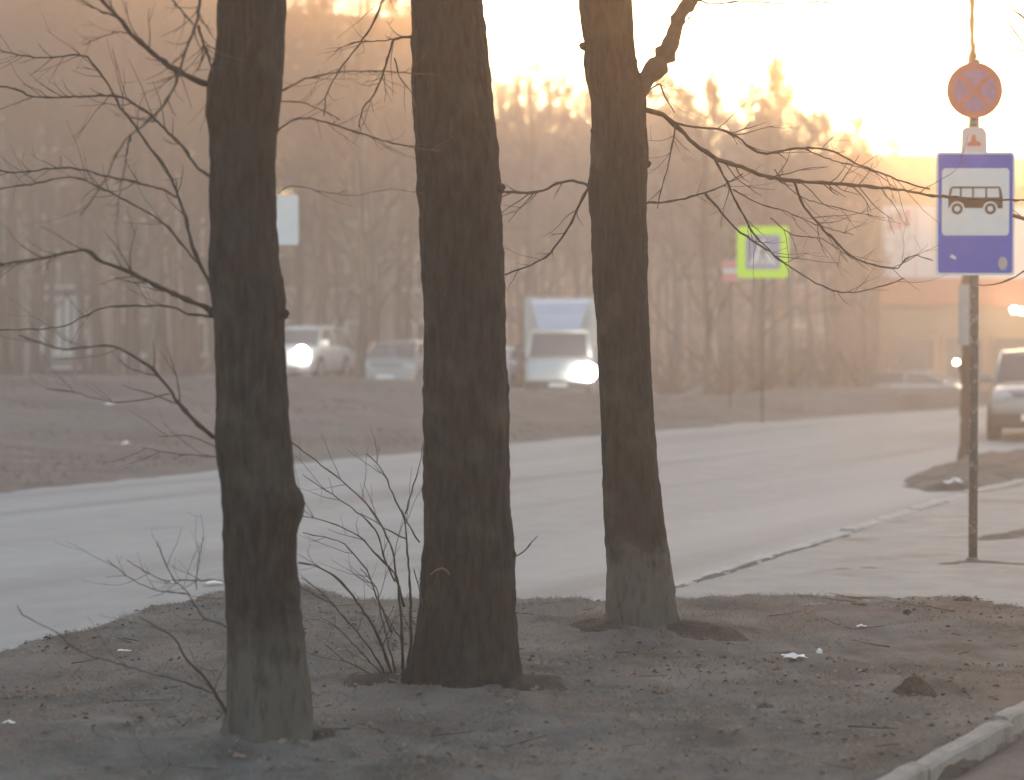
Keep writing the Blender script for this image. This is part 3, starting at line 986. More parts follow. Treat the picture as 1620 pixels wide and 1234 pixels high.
# ------------------------------------------------------------------ foreground trunks
def trunk(prof, Y0, seed, top_px, name_mat, wobble=1.0):
    ys = np.array([p[0] for p in prof], float)
    Ls = np.array([p[1] for p in prof], float)
    Rs = np.array([p[2] for p in prof], float)
    n = 72
    rows = []
    yb = ys[-1]
    sy = np.concatenate([np.linspace(top_px, 0, 40, endpoint=False), np.linspace(0, yb, 260), np.linspace(yb + 3, yb + 40, 8)])
    for y in sy:
        if y < 0:
            f = y / top_px
            l, r = Ls[0] + 0.0 * f, Rs[0]
            c, h = (l + r) / 2 + 12 * math.sin(f * 4 + seed), (r - l) / 2 * (1 - .45 * f)
            l, r = c - h, c + h
        else:
            l, r = np.interp(y, ys, Ls), np.interp(y, ys, Rs)
            if y > yb:
                l -= (y - yb) * .3
                r += (y - yb) * .3
        a, b = at(l, y, Y0), at(r, y, Y0)
        rows.append((a.x, b.x, a.z))
    rows = np.array(rows)
    th = np.linspace(0, 2 * np.pi, n, endpoint=False)
    cx = (rows[:, 0] + rows[:, 1]) / 2
    rad = (rows[:, 1] - rows[:, 0]) / 2
    z = rows[:, 2]
    T, Zg = np.meshgrid(th, z)
    Rg = np.repeat(rad[:, None], n, 1)
    Cg = np.repeat(cx[:, None], n, 1)
    ux, uy = np.cos(T), np.sin(T)
    ridge = np.abs(fbm(ux * 6.5 + seed, uy * 6.5, Zg * 2.4, seed, 4))
    fine = fbm(ux * 16, uy * 16 + seed, Zg * 13, seed + 3, 3)
    lump = fbm(ux * 1.3, uy * 1.3 + seed, Zg * 2.4, seed + 7, 3)
    keep_edge = 1.0
    d = (-.034 * ridge + .011 * fine + .012 * lump * wobble) * np.clip(Rg / .17, .4, 1.3)
    # root flutes at the foot
    foot = np.exp(-np.clip(Zg - VZ, 0, 9) / .16)
    d = d + foot * .035 * np.cos(T * 5 + seed) * np.clip(Rg / .2, .5, 1.5)
    Xv = Cg + ux * (Rg + d)
    Yv = Y0 + uy * (Rg * .96 + d)
    V = np.stack([Xv, Yv, Zg], -1).reshape(-1, 3)
    i = np.arange(len(V)).reshape(len(z), n)
    j = np.roll(i, -1, 1)
    F = np.stack([i[:-1], i[1:], j[1:], j[:-1]], -1).reshape(-1, 4)
    base = Vector((cx[-9], Y0, VZ))
    return V, F, base, Vector((cx[0], Y0, z[0])), rad[0]

PROF = {
 'left': [(0, 345, 452), (60, 343, 452), (100, 338, 450), (130, 327, 448), (180, 325, 442), (220, 330, 438), (300, 330, 436), (360, 332, 438), (420, 330, 443), (470, 333, 451), (510, 338, 449), (560, 338, 450),
          (640, 342, 455), (690, 338, 458), (740, 345, 462), (765, 349, 468), (782, 352, 479), (797, 352, 482), (812, 353, 478), (835, 353, 471), (870, 353, 468), (920, 355, 472), (980, 358, 478), (1040, 358, 486), (1100, 360, 494), (1150, 361, 498), (1180, 354, 505)],
 'mid': [(0, 648, 765), (50, 650, 768), (100, 650, 773), (180, 652, 783), (250, 657, 793), (350, 662, 797), (450, 668, 800), (550, 672, 803), (650, 670, 806), (700, 671, 807), (800, 668, 810), (880, 664, 815), (950, 661, 818), (1010, 656, 821), (1060, 646, 824), (1090, 638, 830)],
 'right': [(0, 915, 1000), (30, 917, 1000), (70, 925, 1003), (100, 922, 1007), (130, 928, 1016), (160, 935, 1022), (200, 937, 1022), (250, 934, 1026), (300, 930, 1026), (350, 935, 1025), (450, 938, 1024), (550, 945, 1028), (650, 948, 1035), (750, 953, 1043), (850, 958, 1055), (900, 961, 1063), (950, 961, 1070), (985, 962, 1076), (1005, 955, 1090)],
}
YT = {k: on(sum(PROF[k][-2][1:]) / 2, PROF[k][-1][0] - 6, VZ).y for k in PROF}
LAB = {'left': 'nearest bare trunk on the left with a knob on its right side',
       'mid': 'thickest dark trunk in the middle with shoots at its foot',
       'right': 'forked trunk on the right of the three, pale at its foot'}
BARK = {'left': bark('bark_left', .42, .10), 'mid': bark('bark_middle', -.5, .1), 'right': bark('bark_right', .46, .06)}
ROOT = {}
def branch_part(root, base, pts, r0, r1, Yv, dy=0.0, sides=6, twigs=0, seed=1, name='branch', tw_len=(30, 90), mt='twig', tip=None):
    """pts are photo positions; the branch leaves its trunk and swings dy metres towards or away from the viewer"""
    n = len(pts)
    acc = [0]
    for a, b in zip(pts, pts[1:]):
        acc.append(acc[-1] + math.hypot(b[0] - a[0], b[1] - a[1]))
    P, W = [], []
    g = random.Random(seed)
    for (x, y), s in zip(pts, acc):
        f = s / acc[-1]
        yy = Yv + dy * f
        P.append(at(x, y, yy))
        W.append((r0 + (r1 - r0) * f ** .7) * (1.0 if r0 > 8 else .82) * mpp(yy))
    Q, Wq = catmull(P, W, 10 * mpp(Yv))
    for i in range(1, len(Q) - 1):
        j = 1.0 * mpp(Yv)
        Q[i] += Vector((g.uniform(-j, j), g.uniform(-j, j), g.uniform(-j, j)))
        Wq[i] *= g.uniform(.82, 1.12) if g.random() < .8 else g.uniform(1.2, 1.5)
    mb = MB()
    mb.tube([q - base for q in Q], Wq, sides)
    o = mb.build(name, M[mt], root, True)
    if twigs:
        tm = MB()
        for k in range(twigs):
            i = g.randrange(max(1, len(Q) // 6), int(len(Q) * .66) if 1550 < pts[-1][0] < 1690 and r0 > 5 else len(Q) - 1)
            d = (Q[min(i + 1, len(Q) - 1)] - Q[i - 1]).normalized()
            a = g.choice((-1, 1)) * g.uniform(.3, .85)
            dz = Vector((d.x * math.cos(a) - d.z * math.sin(a), d.y + g.uniform(-.6, .6), d.x * math.sin(a) + d.z * math.cos(a))).normalized()
            ln = g.uniform(tw_len[0], tw_len[1] * 1.35) * mpp(Yv)
            pts2 = [Q[i]]
            cur = dz
            m = 6
            for q in range(m):
                cur = (cur + Vector((g.uniform(-.2, .2), g.uniform(-.2, .2), g.uniform(-.12, .22)))).normalized()
                pts2.append(pts2[-1] + cur * ln / m)
            rr = min(1.1, max(.5, Wq[i] / mpp(Yv) * .4))
            tm.tube([p - base for p in pts2], [rr * (1 - .6 * q / m) * mpp(Yv) for q in range(m + 1)], 4)
            if g.random() < .6:
                j = g.randrange(2, m)
                c2 = (cur + Vector((g.uniform(-.8, .8), g.uniform(-.5, .5), g.uniform(-.8, .8)))).normalized()
                p3 = [pts2[j], pts2[j] + c2 * ln * .25, pts2[j] + c2 * ln * .5 + Vector((0, 0, .03 * ln))]
                tm.tube([p - base for p in p3], [rr * .55 * mpp(Yv), rr * .42 * mpp(Yv), rr * .28 * mpp(Yv)], 4)
        t = tm.build('twigs', M[mt], o)
        t['kind'] = 'stuff'
    return o

def crown_limbs(root, base, top, r, seed):
    """limbs of the crown above the frame"""
    g = random.Random(seed)
    for k in range(5):
        a = k * 1.26 + g.uniform(-.4, .4)
        z = top.z - g.uniform(.1, 1.4)
        p = Vector((top.x, top.y, z))
        d = Vector((math.cos(a), math.sin(a) * .8, g.uniform(.9, 1.5))).normalized()
        pts, rad = [p], [r * .55]
        for q in range(7):
            d = (d + Vector((g.uniform(-.2, .2), g.uniform(-.2, .2), g.uniform(-.05, .2)))).normalized()
            pts.append(pts[-1] + d * .42)
            rad.append(r * .55 * (1 - q / 8))
        MB().tube([p_ - base for p_ in pts], rad, 8).build('limb', M['twig'], root, True)

BR = {}
BR['left'] = [  # points, r0, r1 (photo px), dy, twigs
 ([(342, 138), (327, 133), (284, 114), (252, 92), (207, 53), (184, 24), (160, -2), (135, -40)], 6.5, 3.2, -.5, 4),
 ([(207, 56), (190, 50), (169, 56), (133, 70)], 1.6, .7, -.4, 3),
 ([(184, 26), (154, 15), (127, 0), (90, -20)], 2, 1, -.5, 2),
 ([(345, 290), (329, 277), (308, 261), (290, 234), (243, 187), (219, 169), (201, 157), (178, 151), (118, 153), (53, 153), (30, 142), (0, 136), (-40, 130)], 3.4, 1.6, .7, 8),
 ([(53, 153), (30, 162), (0, 172), (-40, 180)], 1.2, .7, .7, 0),
 ([(378, -190), (340, -110), (318, -40), (316, 0), (311, 36), (296, 74), (284, 113), (270, 148), (243, 184), (207, 213), (190, 234), (178, 255), (172, 272), (154, 302), (127, 341)], 5, 1.2, -.8, 12),
 ([(207, 213), (201, 237), (196, 272), (190, 296), (184, 355)], 2.2, .8, -.9, 4),
 ([(255, -25), (273, 0), (290, 20), (305, 38)], 1.6, 2.0, -.4, 1),
 ([(314, 41), (320, 62), (329, 89), (340, 120)], 3, 2, -.1, 5),
 ([(345, 470), (332, 447), (314, 411), (302, 381), (294, 345), (281, 308), (267, 275), (237, 234), (219, 207), (190, 169), (178, 145), (145, 98), (127, 87), (74, 92), (30, 87), (0, 80), (-40, 70)], 4, 1.3, .6, 10),
 ([(279, 312), (255, 299), (207, 287), (163, 277), (104, 265), (30, 273), (0, 270), (-40, 268)], 2.3, 1.4, .9, 6),
 ([(316, 418), (308, 411), (284, 381), (258, 353), (216, 326), (157, 296), (110, 280), (59, 290), (0, 298), (-40, 300)], 2.4, 1.3, .3, 6),
 ([(345, 495), (329, 488), (267, 461), (207, 432), (154, 410), (133, 396), (59, 410), (0, 418), (-40, 424)], 5, 1.9, -.6, 8),
 ([(345, 503), (329, 500), (296, 496), (267, 485), (207, 484), (166, 487), (133, 500), (89, 518), (0, 522), (-40, 523)], 2.4, 1.1, .4, 4),
 ([(350, 696), (335, 690), (314, 672), (284, 639), (252, 595), (219, 568), (190, 552), (163, 547), (104, 552), (74, 546), (30, 530)], 4.6, 1.3, -.5, 4),
 ([(268, 623), (231, 632), (190, 636), (148, 630), (118, 620), (74, 615)], 1.3, .8, -.3, 2),
 ([(348, 725), (338, 723), (281, 718), (225, 708)], 1.4, .6, .2, 2),
 ([(348, 712), (330, 702), (300, 690), (250, 690)], 1.2, .5, .3, 1),
 ([(435, 148), (444, 145), (475, 128), (509, 119), (553, 113), (604, 113), (648, 116), (690, 118)], 1.8, 1.2, .5, 3),
 ([(430, 222), (444, 204), (464, 190), (485, 187), (524, 196), (568, 210), (604, 222), (657, 234), (700, 240)], 2.4, 1.1, .7, 5),
 ([(430, 162), (444, 160), (479, 163), (518, 178), (538, 190)], 1.5, .8, .4, 2),
 ([(362, 1135), (348, 1111), (326, 1075), (293, 1040), (276, 1010), (249, 992), (219, 975)], 4.2, 1.1, -.25, 2),
 ([(345, 1100), (296, 1081), (246, 1067), (184, 1049), (127, 1031), (89, 1001), (36, 972), (27, 958)], 1.5, .8, -.2, 2),
 ([(362, 995), (350, 987), (320, 975), (296, 936), (276, 918), (261, 889), (249, 856)], 2.2, .8, .5, 3),
 ([(300, 940), (246, 933), (207, 915), (169, 886)], 1.3, .8, .3, 2),
 ([(311, 932), (311, 904), (318, 868), (322, 850)], 1.3, .7, .3, 2),
 ([(362, 922), (350, 918), (281, 918), (252, 915), (201, 886)], 1.5, .8, .3, 3),
 ([(440, 306), (462, 294), (510, 303), (560, 309), (612, 300), (668, 305)], 1.0, .7, .6, 1),
]
BR['mid'] = [
 ([(668, 50), (648, 58), (624, 62), (610, 104), (592, 148), (574, 172), (568, 201)], 3.0, 1.3, -.4, 5),
 ([(624, 62), (590, 66), (556, 68), (530, 82)], 1.3, .8, -.3, 2),
 ([(690, -70), (640, -35), (612, -12), (595, 27), (568, 71), (544, 101), (518, 145), (512, 184)], 3, 1.0, -.5, 5),
 ([(624, 92), (632, 120), (650, 146), (660, 180)], 1.2, .7, -.2, 1),
 ([(808, 886), (813, 881), (828, 873), (850, 848)], 2.2, .7, -.2, 0),
]
BR['right'] = [
 ([(1000, 150), (1017, 130), (1041, 104), (1061, 68), (1076, 24), (1094, 0), (1125, -40), (1165, -110)], 15, 10, .3, 3),
 ([(1094, 0), (1109, 1), (1121, 6), (1180, 2), (1240, 5), (1300, 4), (1350, 14), (1380, 26), (1405, 40)], 2.2, .8, .4, 5),
 ([(1012, 172), (1023, 175), (1041, 178), (1067, 196), (1100, 228), (1136, 252), (1174, 264), (1210, 279), (1256, 286), (1318, 290), (1377, 295), (1436, 302), (1475, 309), (1540, 314), (1599, 316), (1680, 320)], 5.2, 1.6, .9, 8),
 ([(1067, 194), (1100, 201), (1136, 204), (1165, 216), (1189, 234), (1213, 243), (1270, 234), (1318, 240), (1353, 258), (1392, 273), (1436, 290), (1471, 299)], 2.6, 1.7, .6, 6),
 ([(1270, 234), (1312, 252), (1377, 270), (1420, 300)], 1.4, .8, .6, 2),
 ([(1257, 288), (1262, 305), (1273, 329), (1300, 360), (1325, 385), (1350, 407), (1375, 417), (1399, 423), (1421, 424), (1432, 410), (1450, 404), (1476, 412)], 2.8, 1.1, .5, 6),
 ([(1018, 323), (1027, 321), (1061, 319), (1115, 305), (1150, 290), (1175, 275)], 2.6, 1.2, .5, 2),
 ([(1115, 305), (1136, 329), (1162, 360), (1190, 380), (1219, 399), (1251, 423), (1299, 452), (1341, 463), (1389, 454), (1430, 440)], 2.3, 1.1, .5, 5),
 ([(1130, 250), (1150, 287), (1162, 314), (1186, 360), (1196, 375), (1219, 397)], 2.0, 1.4, .4, 3),
 ([(1067, 198), (1066, 215), (1056, 267), (1047, 299), (1040, 330)], 1.9, .9, -.3, 3),
 ([(1160, 300), (1200, 322), (1245, 335), (1290, 355), (1350, 372)], 1.3, .7, .6, 3),
 ([(1219, 345), (1255, 372), (1300, 378), (1350, 410)], 1.2, .7, .5, 2),
 ([(940, 296), (931, 293), (907, 286), (881, 290), (851, 304), (798, 304), (760, 310)], 3.2, 1.8, .6, 4),
 ([(935, 290), (928, 302), (913, 332), (899, 360), (871, 400), (856, 411), (831, 423), (802, 433), (770, 440)], 2.8, 1.4, .5, 4),
 ([(1015, 160), (1041, 132), (1052, 152), (1067, 178)], 1.6, 1.2, .3, 3),
 ([(1225, 268), (1265, 310), (1330, 330), (1400, 345)], 1.2, .6, .8, 2),
]
for k in ('left', 'mid', 'right'):
    V, F, base, top, rt = trunk(PROF[k], YT[k], {'left': 3, 'mid': 8, 'right': 15}[k], -950, None)
    root = empty('tree', base)
    tag(root, LAB[k], 'tree', 'three bare trunks on the near verge')
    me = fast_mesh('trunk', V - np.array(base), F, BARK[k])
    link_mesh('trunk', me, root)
    ROOT[k] = (root, base)
    for i, (pts, r0, r1, dy, tw) in enumerate(BR[k]):
        big = r0 > 8
        branch_part(root, base, pts, r0, r1, YT[k], dy, 10 if big else 6, int(tw * 2.4), 100 + i * 7 + len(k), tw_len=(25, 80))
    crown_limbs(root, base, top, rt, len(k))
# small broken stubs and buds along the trunks
for k, spots in {'left': [(452, 500), (346, 702), (334, 497)], 'right': [(920, 75), (1005, 100), (938, 210), (1026, 262)], 'mid': [(812, 880), (795, 300)]}.items():
    root, base = ROOT[k]
    for j, (x, y) in enumerate(spots):
        c = at(x, y, YT[k] - .02)
        sgn = 1 if x > sum(PROF[k][5][1:]) / 2 else -1
        MB().tube([c - base + Vector((-sgn * .05, 0, 0)), c - base + Vector((0, 0, .01)), c - base + Vector((sgn * .012, 0, .018))], [.03, .022, .008], 7).build('stub', BARK[k], root, True)
# pale curl of bark on the middle trunk
root, base = ROOT['mid']
cp = [at(x, y, YT['mid'] - .262) - base for x, y in ((680, 910), (690, 902), (700, 899), (707, 903), (712, 910))]
MB().tube(cp, [.002, .005, .006, .005, .002], 5).build('bark_curl', M['leaf'], root)

# shoots at the foot of the middle trunk
sb = on(628, 1076, VZ)
bush = empty('sucker_shoots', (sb.x, sb.y, VZ))
tag(bush, 'spray of thin bare shoots left of the middle trunk foot', 'shrub')
SH = [
 ([(640, 1080), (636, 1020), (633, 956), (627, 908), (621, 870), (604, 831), (595, 816), (574, 790), (547, 766), (509, 736), (470, 707), (450, 690)], 3.6, 1.0, -.3, 4),
 ([(644, 1078), (650, 1010), (650, 947), (648, 914), (644, 864), (639, 819), (621, 781), (604, 742), (580, 718)], 3.6, 1.0, .1, 4),
 ([(641, 813), (654, 769), (666, 724), (670, 700)], 1.8, .9, .1, 0),
 ([(640, 960), (624, 908), (598, 881), (568, 849), (539, 833), (509, 822), (476, 816)], 2.2, .9, -.2, 3),
 ([(625, 920), (610, 887), (598, 846), (580, 822), (539, 791), (506, 769), (479, 751)], 2, .8, -.1, 3),
 ([(620, 1000), (605, 965), (592, 935), (580, 902), (553, 870), (533, 855), (479, 843)], 2.2, .8, .2, 3),
 ([(622, 1075), (598, 1006), (577, 970), (559, 944), (539, 920), (521, 907), (497, 895), (473, 890)], 3.4, 1.6, -.4, 5),
 ([(615, 1075), (586, 1027), (539, 970), (509, 938), (476, 914)], 2.2, .9, -.5, 4),
 ([(642, 852), (620, 842), (598, 828), (570, 812)], 1.4, .8, -.1, 1),
 ([(664, 858), (650, 836), (642, 825), (636, 806)], 1.6, 1.0, .0, 1),
 ([(608, 1070), (590, 1052), (560, 1020), (530, 990), (505, 975)], 1.8, .7, -.4, 3),
 ([(605, 1078), (575, 1060), (545, 1045), (515, 1020)], 1.5, .7, -.2, 2),
 ([(630, 1076), (612, 1010), (600, 960), (596, 930), (570, 900)], 2.2, .9, .3, 4),
 ([(655, 1060), (662, 1000), (668, 960), (655, 900)], 2.0, .9, -.3, 3),
]
for i, (pts, r0, r1, dy, tw) in enumerate(SH):
    branch_part(bush, Vector((sb.x, sb.y, VZ)), pts, r0, r1, sb.y - .05, dy, 5, int(tw * 1.5), 300 + i, name='stem', tw_len=(25, 80))

# twigs hanging in at the top right corner, from a tree beyond the frame
hp = at(1660, 60, 12.0)
hang = empty('hanging_branch', hp)
tag(hang, 'twigs hanging into the top right corner of the picture', 'branch')
for i, pts in enumerate(([(1690, 90), (1650, 55), (1620, 30), (1590, 3), (1570, -20)], [(1650, 100), (1612, 60), (1600, 42), (1586, 26)], [(1680, 88), (1640, 84), (1605, 77), (1580, 70)],
                         [(1700, 405), (1640, 418), (1607, 438), (1573, 450), (1545, 450)], [(1690, 372), (1650, 355), (1603, 341)])):
    branch_part(hang, hp, pts, 4.5 if i == 4 else 3.0, 1.2 if i < 4 else 4.0, 12.0, .3, 5, 4 if i < 3 else 1, 500 + i, name='twig', tw_len=(12, 40))

# thin young tree behind the bus stop post
ty = on(1529, 722, .06)
tb = Vector((ty.x, ty.y, .03))
th_ = empty('young_tree', tb)
tag(th_, 'slim young tree on the earth island, just behind the bus stop post', 'tree')
branch_part(th_, tb, [(1529, 735), (1530, 722), (1531, 690), (1531, 640), (1532, 560), (1533, 440), (1535, 330), (1537, 200), (1538, 100), (1538, 0), (1540, -60)], 15, 4.2, ty.y, 0, 12, 0, 601, name='trunk', mt='youngbark')
for i, pts in enumerate(([(1537, 190), (1560, 150), (1590, 120)], [(1534, 380), (1560, 345), (1610, 320)], [(1537, 110), (1545, 70), (1549, 30)], [(1538, 50), (1530, 25), (1528, -10)])):
    branch_part(th_, tb, pts, 2.0, .8, ty.y, .3, 5, 3, 610 + i, tw_len=(10, 28))
nz0, nz1 = at(1524, 546, ty.y).z, at(1524, 450, ty.y).z
nt_ = MB()
pts0, pts1 = [], []
rr = .150
cxn = at(1532, 500, ty.y).x
for a in np.linspace(R(178), R(262), 9):
    pts0.append((cxn + rr * math.cos(a), ty.y + rr * math.sin(a), nz0))
    pts1.append((cxn + rr * math.cos(a), ty.y + rr * math.sin(a), nz1))
k = len(pts0)
inn0 = [(cxn + (x - cxn) * .985, ty.y + (y - ty.y) * .985, z) for x, y, z in pts0]
inn1 = [(cxn + (x - cxn) * .985, ty.y + (y - ty.y) * .985, z) for x, y, z in pts1]
vs = pts0 + pts1 + inn0 + inn1
fs = [(i, i + 1, k + i + 1, k + i) for i in range(k - 1)] + [(2 * k + i + 1, 2 * k + i, 3 * k + i, 3 * k + i + 1) for i in range(k - 1)]
fs += [(k + i, k + i + 1, 3 * k + i + 1, 3 * k + i) for i in range(k - 1)] + [(i + 1, i, 2 * k + i, 2 * k + i + 1) for i in range(k - 1)]
nt_.add(vs, fs)
tag(nt_.build('paper_notice', mat('grey_paper', (.33, .33, .34), .8, .2, var=.15, scale=9)), 'white paper notice wrapped round the slim young tree', 'notice')

# ------------------------------------------------------------------ bus stop sign
pb = on(1539, 888, .085)
SY = pb.y
S = mpp(SY)
sg = empty('bus_stop_sign', (pb.x, pb.y, .085))
tag(sg, 'blue and white bus stop sign with round no stopping sign on a grey post', 'road sign')
cx = pb.x
def zpx(y): return at(1538, y, SY).z - .085
MB().tube([Vector((0, 0, -.15)), Vector((0, 0, zpx(95)))], [.033, .031], 16).build('post', M['post'], sg, True)
MB().tube([Vector((0, 0, 0)), Vector((0, 0, .03))], [.06, .04], 16).build('foot_collar', M['post'], sg, True)
def rrect(x0, x1, z0, z1, r, n=6):
    P = []
    for cx_, cz_, a0 in ((x1 - r, z1 - r, 0), (x0 + r, z1 - r, 90), (x0 + r, z0 + r, 180), (x1 - r, z0 + r, 270)):
        for q in range(n + 1):
            a = R(a0 + 90 * q / n)
            P.append((cx_ + r * math.cos(a), cz_ + r * math.sin(a)))
    return P
yf = -.040                      # front of the panel, in front of the post
X_ = lambda px: (px - 1539) * S
panel = MB().prism(rrect(X_(1476), X_(1600), zpx(436), zpx(241), .025), yf, yf + .006).build('panel', M['signwhite'], sg)
MB().prism(rrect(X_(1479.5), X_(1596.5), zpx(432), zpx(245), .02), yf - .002, yf + .001).build('blue_field', M['signblue'], panel)
MB().prism(rrect(X_(1485), X_(1591), zpx(373), zpx(267), .03), yf - .004, yf - .001).build('white_field', M['signwhite'], panel)
# bus pictogram, facing left
zx = lambda v: X_(1380 + v / 4.746)
zy = lambda v: zpx(200 + v / 4.746)
bus = MB()
y0, y1 = yf - .006, yf - .003
bus.prism([(zx(558), zy(470)), (zx(575), zy(455)), (zx(925), zy(455)), (zx(938), zy(468))][::-1], y0, y1)
bus.prism([(zx(546), zy(537)), (zx(558), zy(470)), (zx(576), zy(470)), (zx(562), zy(537))][::-1], y0, y1)
bus.prism([(zx(922), zy(468)), (zx(938), zy(468)), (zx(952), zy(537)), (zx(928), zy(537))][::-1], y0, y1)
for xv in (632, 724, 822):
    bus.prism([(zx(xv), zy(468)), (zx(xv + 13), zy(468)), (zx(xv + 13), zy(537)), (zx(xv), zy(537))][::-1], y0, y1)
bus.prism([(zx(546), zy(537)), (zx(952), zy(537)), (zx(952), zy(566)), (zx(546), zy(566))][::-1], y0, y1)
def arch(a, b, cxv, rv):
    """body between the arches, with round wheel cut-outs"""
def segs(x0, x1, top, bot, c0=None, c1=None, r=56):
    P = [(zx(x0), zy(top)), (zx(x1), zy(top))]
    if c1 is not None:
        for a in np.linspace(0, 1, 8):
            yv = top + (bot - top) * a
            dx = math.sqrt(max(0, r * r - (yv - 622) ** 2))
            P.append((zx(c1 - dx), zy(yv)))
    else:
        P.append((zx(x1), zy(bot)))
    if c0 is not None:
        for a in np.linspace(1, 0, 8):
            yv = top + (bot - top) * a
            dx = math.sqrt(max(0, r * r - (yv - 622) ** 2))
            P.append((zx(c0 + dx), zy(yv)))
    else:
        P.append((zx(x0), zy(bot)))
    return P[::-1]
bus.prism(segs(546, 612, 566, 612, None, 612), y0, y1)
bus.prism(segs(612, 860, 566, 616, 612, 860), y0, y1)
bus.prism(segs(860, 952, 566, 618, 860, None), y0, y1)
for c in (612, 860):
    n = 24
    vs, fs = [], []
    for q in range(n):
        a = 2 * math.pi * q / n
        for r_ in (22, 42):
            vs.append((zx(c + r_ * math.cos(a)), y0, zy(622 + r_ * math.sin(a))))
    for q in range(n):
        fs.append((2 * q, 2 * ((q + 1) % n), 2 * ((q + 1) % n) + 1, 2 * q + 1))
    bus.add(vs, fs)
bus.build('pictogram', M['black'], panel)
MB().prism([(zx(955 + 34 * math.cos(a)), zy(1030 + 50 * math.sin(a))) for a in np.linspace(0, 2 * math.pi, 14, endpoint=False)], yf - .006, yf - .003).build('sticker', M['signback'], panel)
MB().prism([(zx(560), zy(985)), (zx(575), zy(960)), (zx(608), zy(985)), (zx(600), zy(1004)), (zx(580), zy(992))], yf - .004, yf - .001).build('scratch', M['signwhite'], panel)
for yv in (262, 415):
    MB().bevbox(X_(1528), X_(1550), -.034, .036, zpx(yv + 4), zpx(yv - 4), .006).build('clamp', M['signback'], sg)
# small tow plate
tpz = MB().prism([(X_(1515), zpx(241)), (X_(1556), zpx(241)), (X_(1555), zpx(210)), (X_(1549), zpx(202)), (X_(1521), zpx(202)), (X_(1516), zpx(208))], yf - .001, yf + .004).build('tow_plate', M['pinkplate'], sg)
MB().prism([(X_(1524), zpx(232)), (X_(1546), zpx(232)), (X_(1545), zpx(226)), (X_(1539), zpx(224)), (X_(1536), zpx(213)), (X_(1532), zpx(216)), (X_(1530), zpx(225)), (X_(1525), zpx(227))], yf - .004, yf - .001).build('tow_symbol', M['red'], tpz)
# round sign
rc = (X_(1536), zpx(144))
rr = 44 * S
def circ(r, n=40): return [(rc[0] + r * math.cos(2 * math.pi * q / n), rc[1] + r * math.sin(2 * math.pi * q / n)) for q in range(n)]
disc = MB().prism(circ(rr), yf, yf + .005).build('round_sign', M['red'], sg)
MB().prism(circ(rr * .76), yf - .002, yf + .001).build('blue_disc', M['bloomblue'], disc)
for sgn in (-1, 1):
    a = R(45) * sgn
    l, t = rr * .80, rr * .085
    P = []
    for u, v in ((-l, -t), (l, -t), (l, t), (-l, t)):
        P.append((rc[0] + u * math.cos(a) - v * math.sin(a), rc[1] + u * math.sin(a) + v * math.cos(a)))
    MB().prism(P, yf - .004 - .001 * (sgn > 0), yf - .001).build('cross_bar', M['red'], disc)
MB().bevbox(X_(1530), X_(1546), -.034, .036, zpx(148), zpx(140), .006).build('clamp', M['signback'], sg)

# pedestrian crossing sign on the far side
CYd = 42.0
c0 = at(1207, 399, CYd)
gz = float(terrain(c0.x, CYd, False))
cs = empty('crossing_sign', (c0.x, CYd, gz), R(-3))
tag(cs, 'square crossing sign with bright yellow green border beyond the road', 'road sign')
s = mpp(CYd)
hz_ = c0.z - gz
MB().tube([Vector((0, .05, -.2)), Vector((0, .05, hz_ + .4))], [.022, .022], 10).build('post', M['gtrunk'], cs, True)
MB().prism(rrect(-41 * s, 41 * s, hz_ - 41 * s, hz_ + 41 * s, .10), 0, .012).build('panel', M['fluo'], cs)
bf = MB().prism(rrect(-27 * s, 27 * s, hz_ - 27 * s, hz_ + 27 * s, .05), -.003, .002).build('blue_field', M['paleblue'], cs)
MB().prism([(-22 * s, hz_ - 20 * s), (22 * s, hz_ - 20 * s), (0, hz_ + 23 * s)], -.006, -.001).build('white_triangle', M['signwhite'], bf)
# walking figure with crossing stripes
fg = MB()
def px_(p): return [(x * s, hz_ + z * s) for x, z in p]
fg.prism([(.0 * s + 2.6 * s * math.cos(a), hz_ + 9 * s + 2.6 * s * math.sin(a)) for a in np.linspace(0, 2 * math.pi, 12, endpoint=False)], -.008, -.004)
for P in ([(-2, 6), (2.5, 6), (2, -4), (-2.5, -4)], [(-2.4, -4), (0, -4), (-4, -15), (-7, -15)], [(0, -4), (2.4, -4), (6, -14), (3.4, -15)], [(-2, 5), (-1, 3.4), (-6, -3), (-7, -2)], [(2, 5), (2.4, 2.6), (6.5, -1), (7, .6)]):
    fg.prism(px_(P), -.008, -.004)
for k in range(5):
    fg.prism(px_([(-14 + k * 6, -19), (-11 + k * 6, -19), (-10.4 + k * 6 + .4, -16.3), (-13 + k * 6 + .4, -16.3)]), -.008, -.004)
fg.build('walking_figure', M['black'], bf)
# small red and white plate left of it
c1 = at(1156, 429, CYd + 4)
g1 = float(terrain(c1.x, CYd + 4, False))
rs = empty('small_red_sign', (c1.x, CYd + 4, g1))
tag(rs, 'small red and white plate just left of the crossing sign', 'sign')
s1 = mpp(CYd + 4)
MB().tube([Vector((0, .04, -.2)), Vector((0, .04, c1.z - g1 + .2))], [.018, .018], 8).build('post', M['gtrunk'], rs, True)
pl = MB().prism(rrect(-13 * s1, 13 * s1, c1.z - g1 - 17 * s1, c1.z - g1 + 17 * s1, .04), 0, .01).build('panel', M['boardred'], rs)
MB().prism(rrect(-12 * s1, 12 * s1, c1.z - g1 - 3 * s1, c1.z - g1 + 4 * s1, .01), -.003, .001).build('white_bar', M['signwhite'], pl)

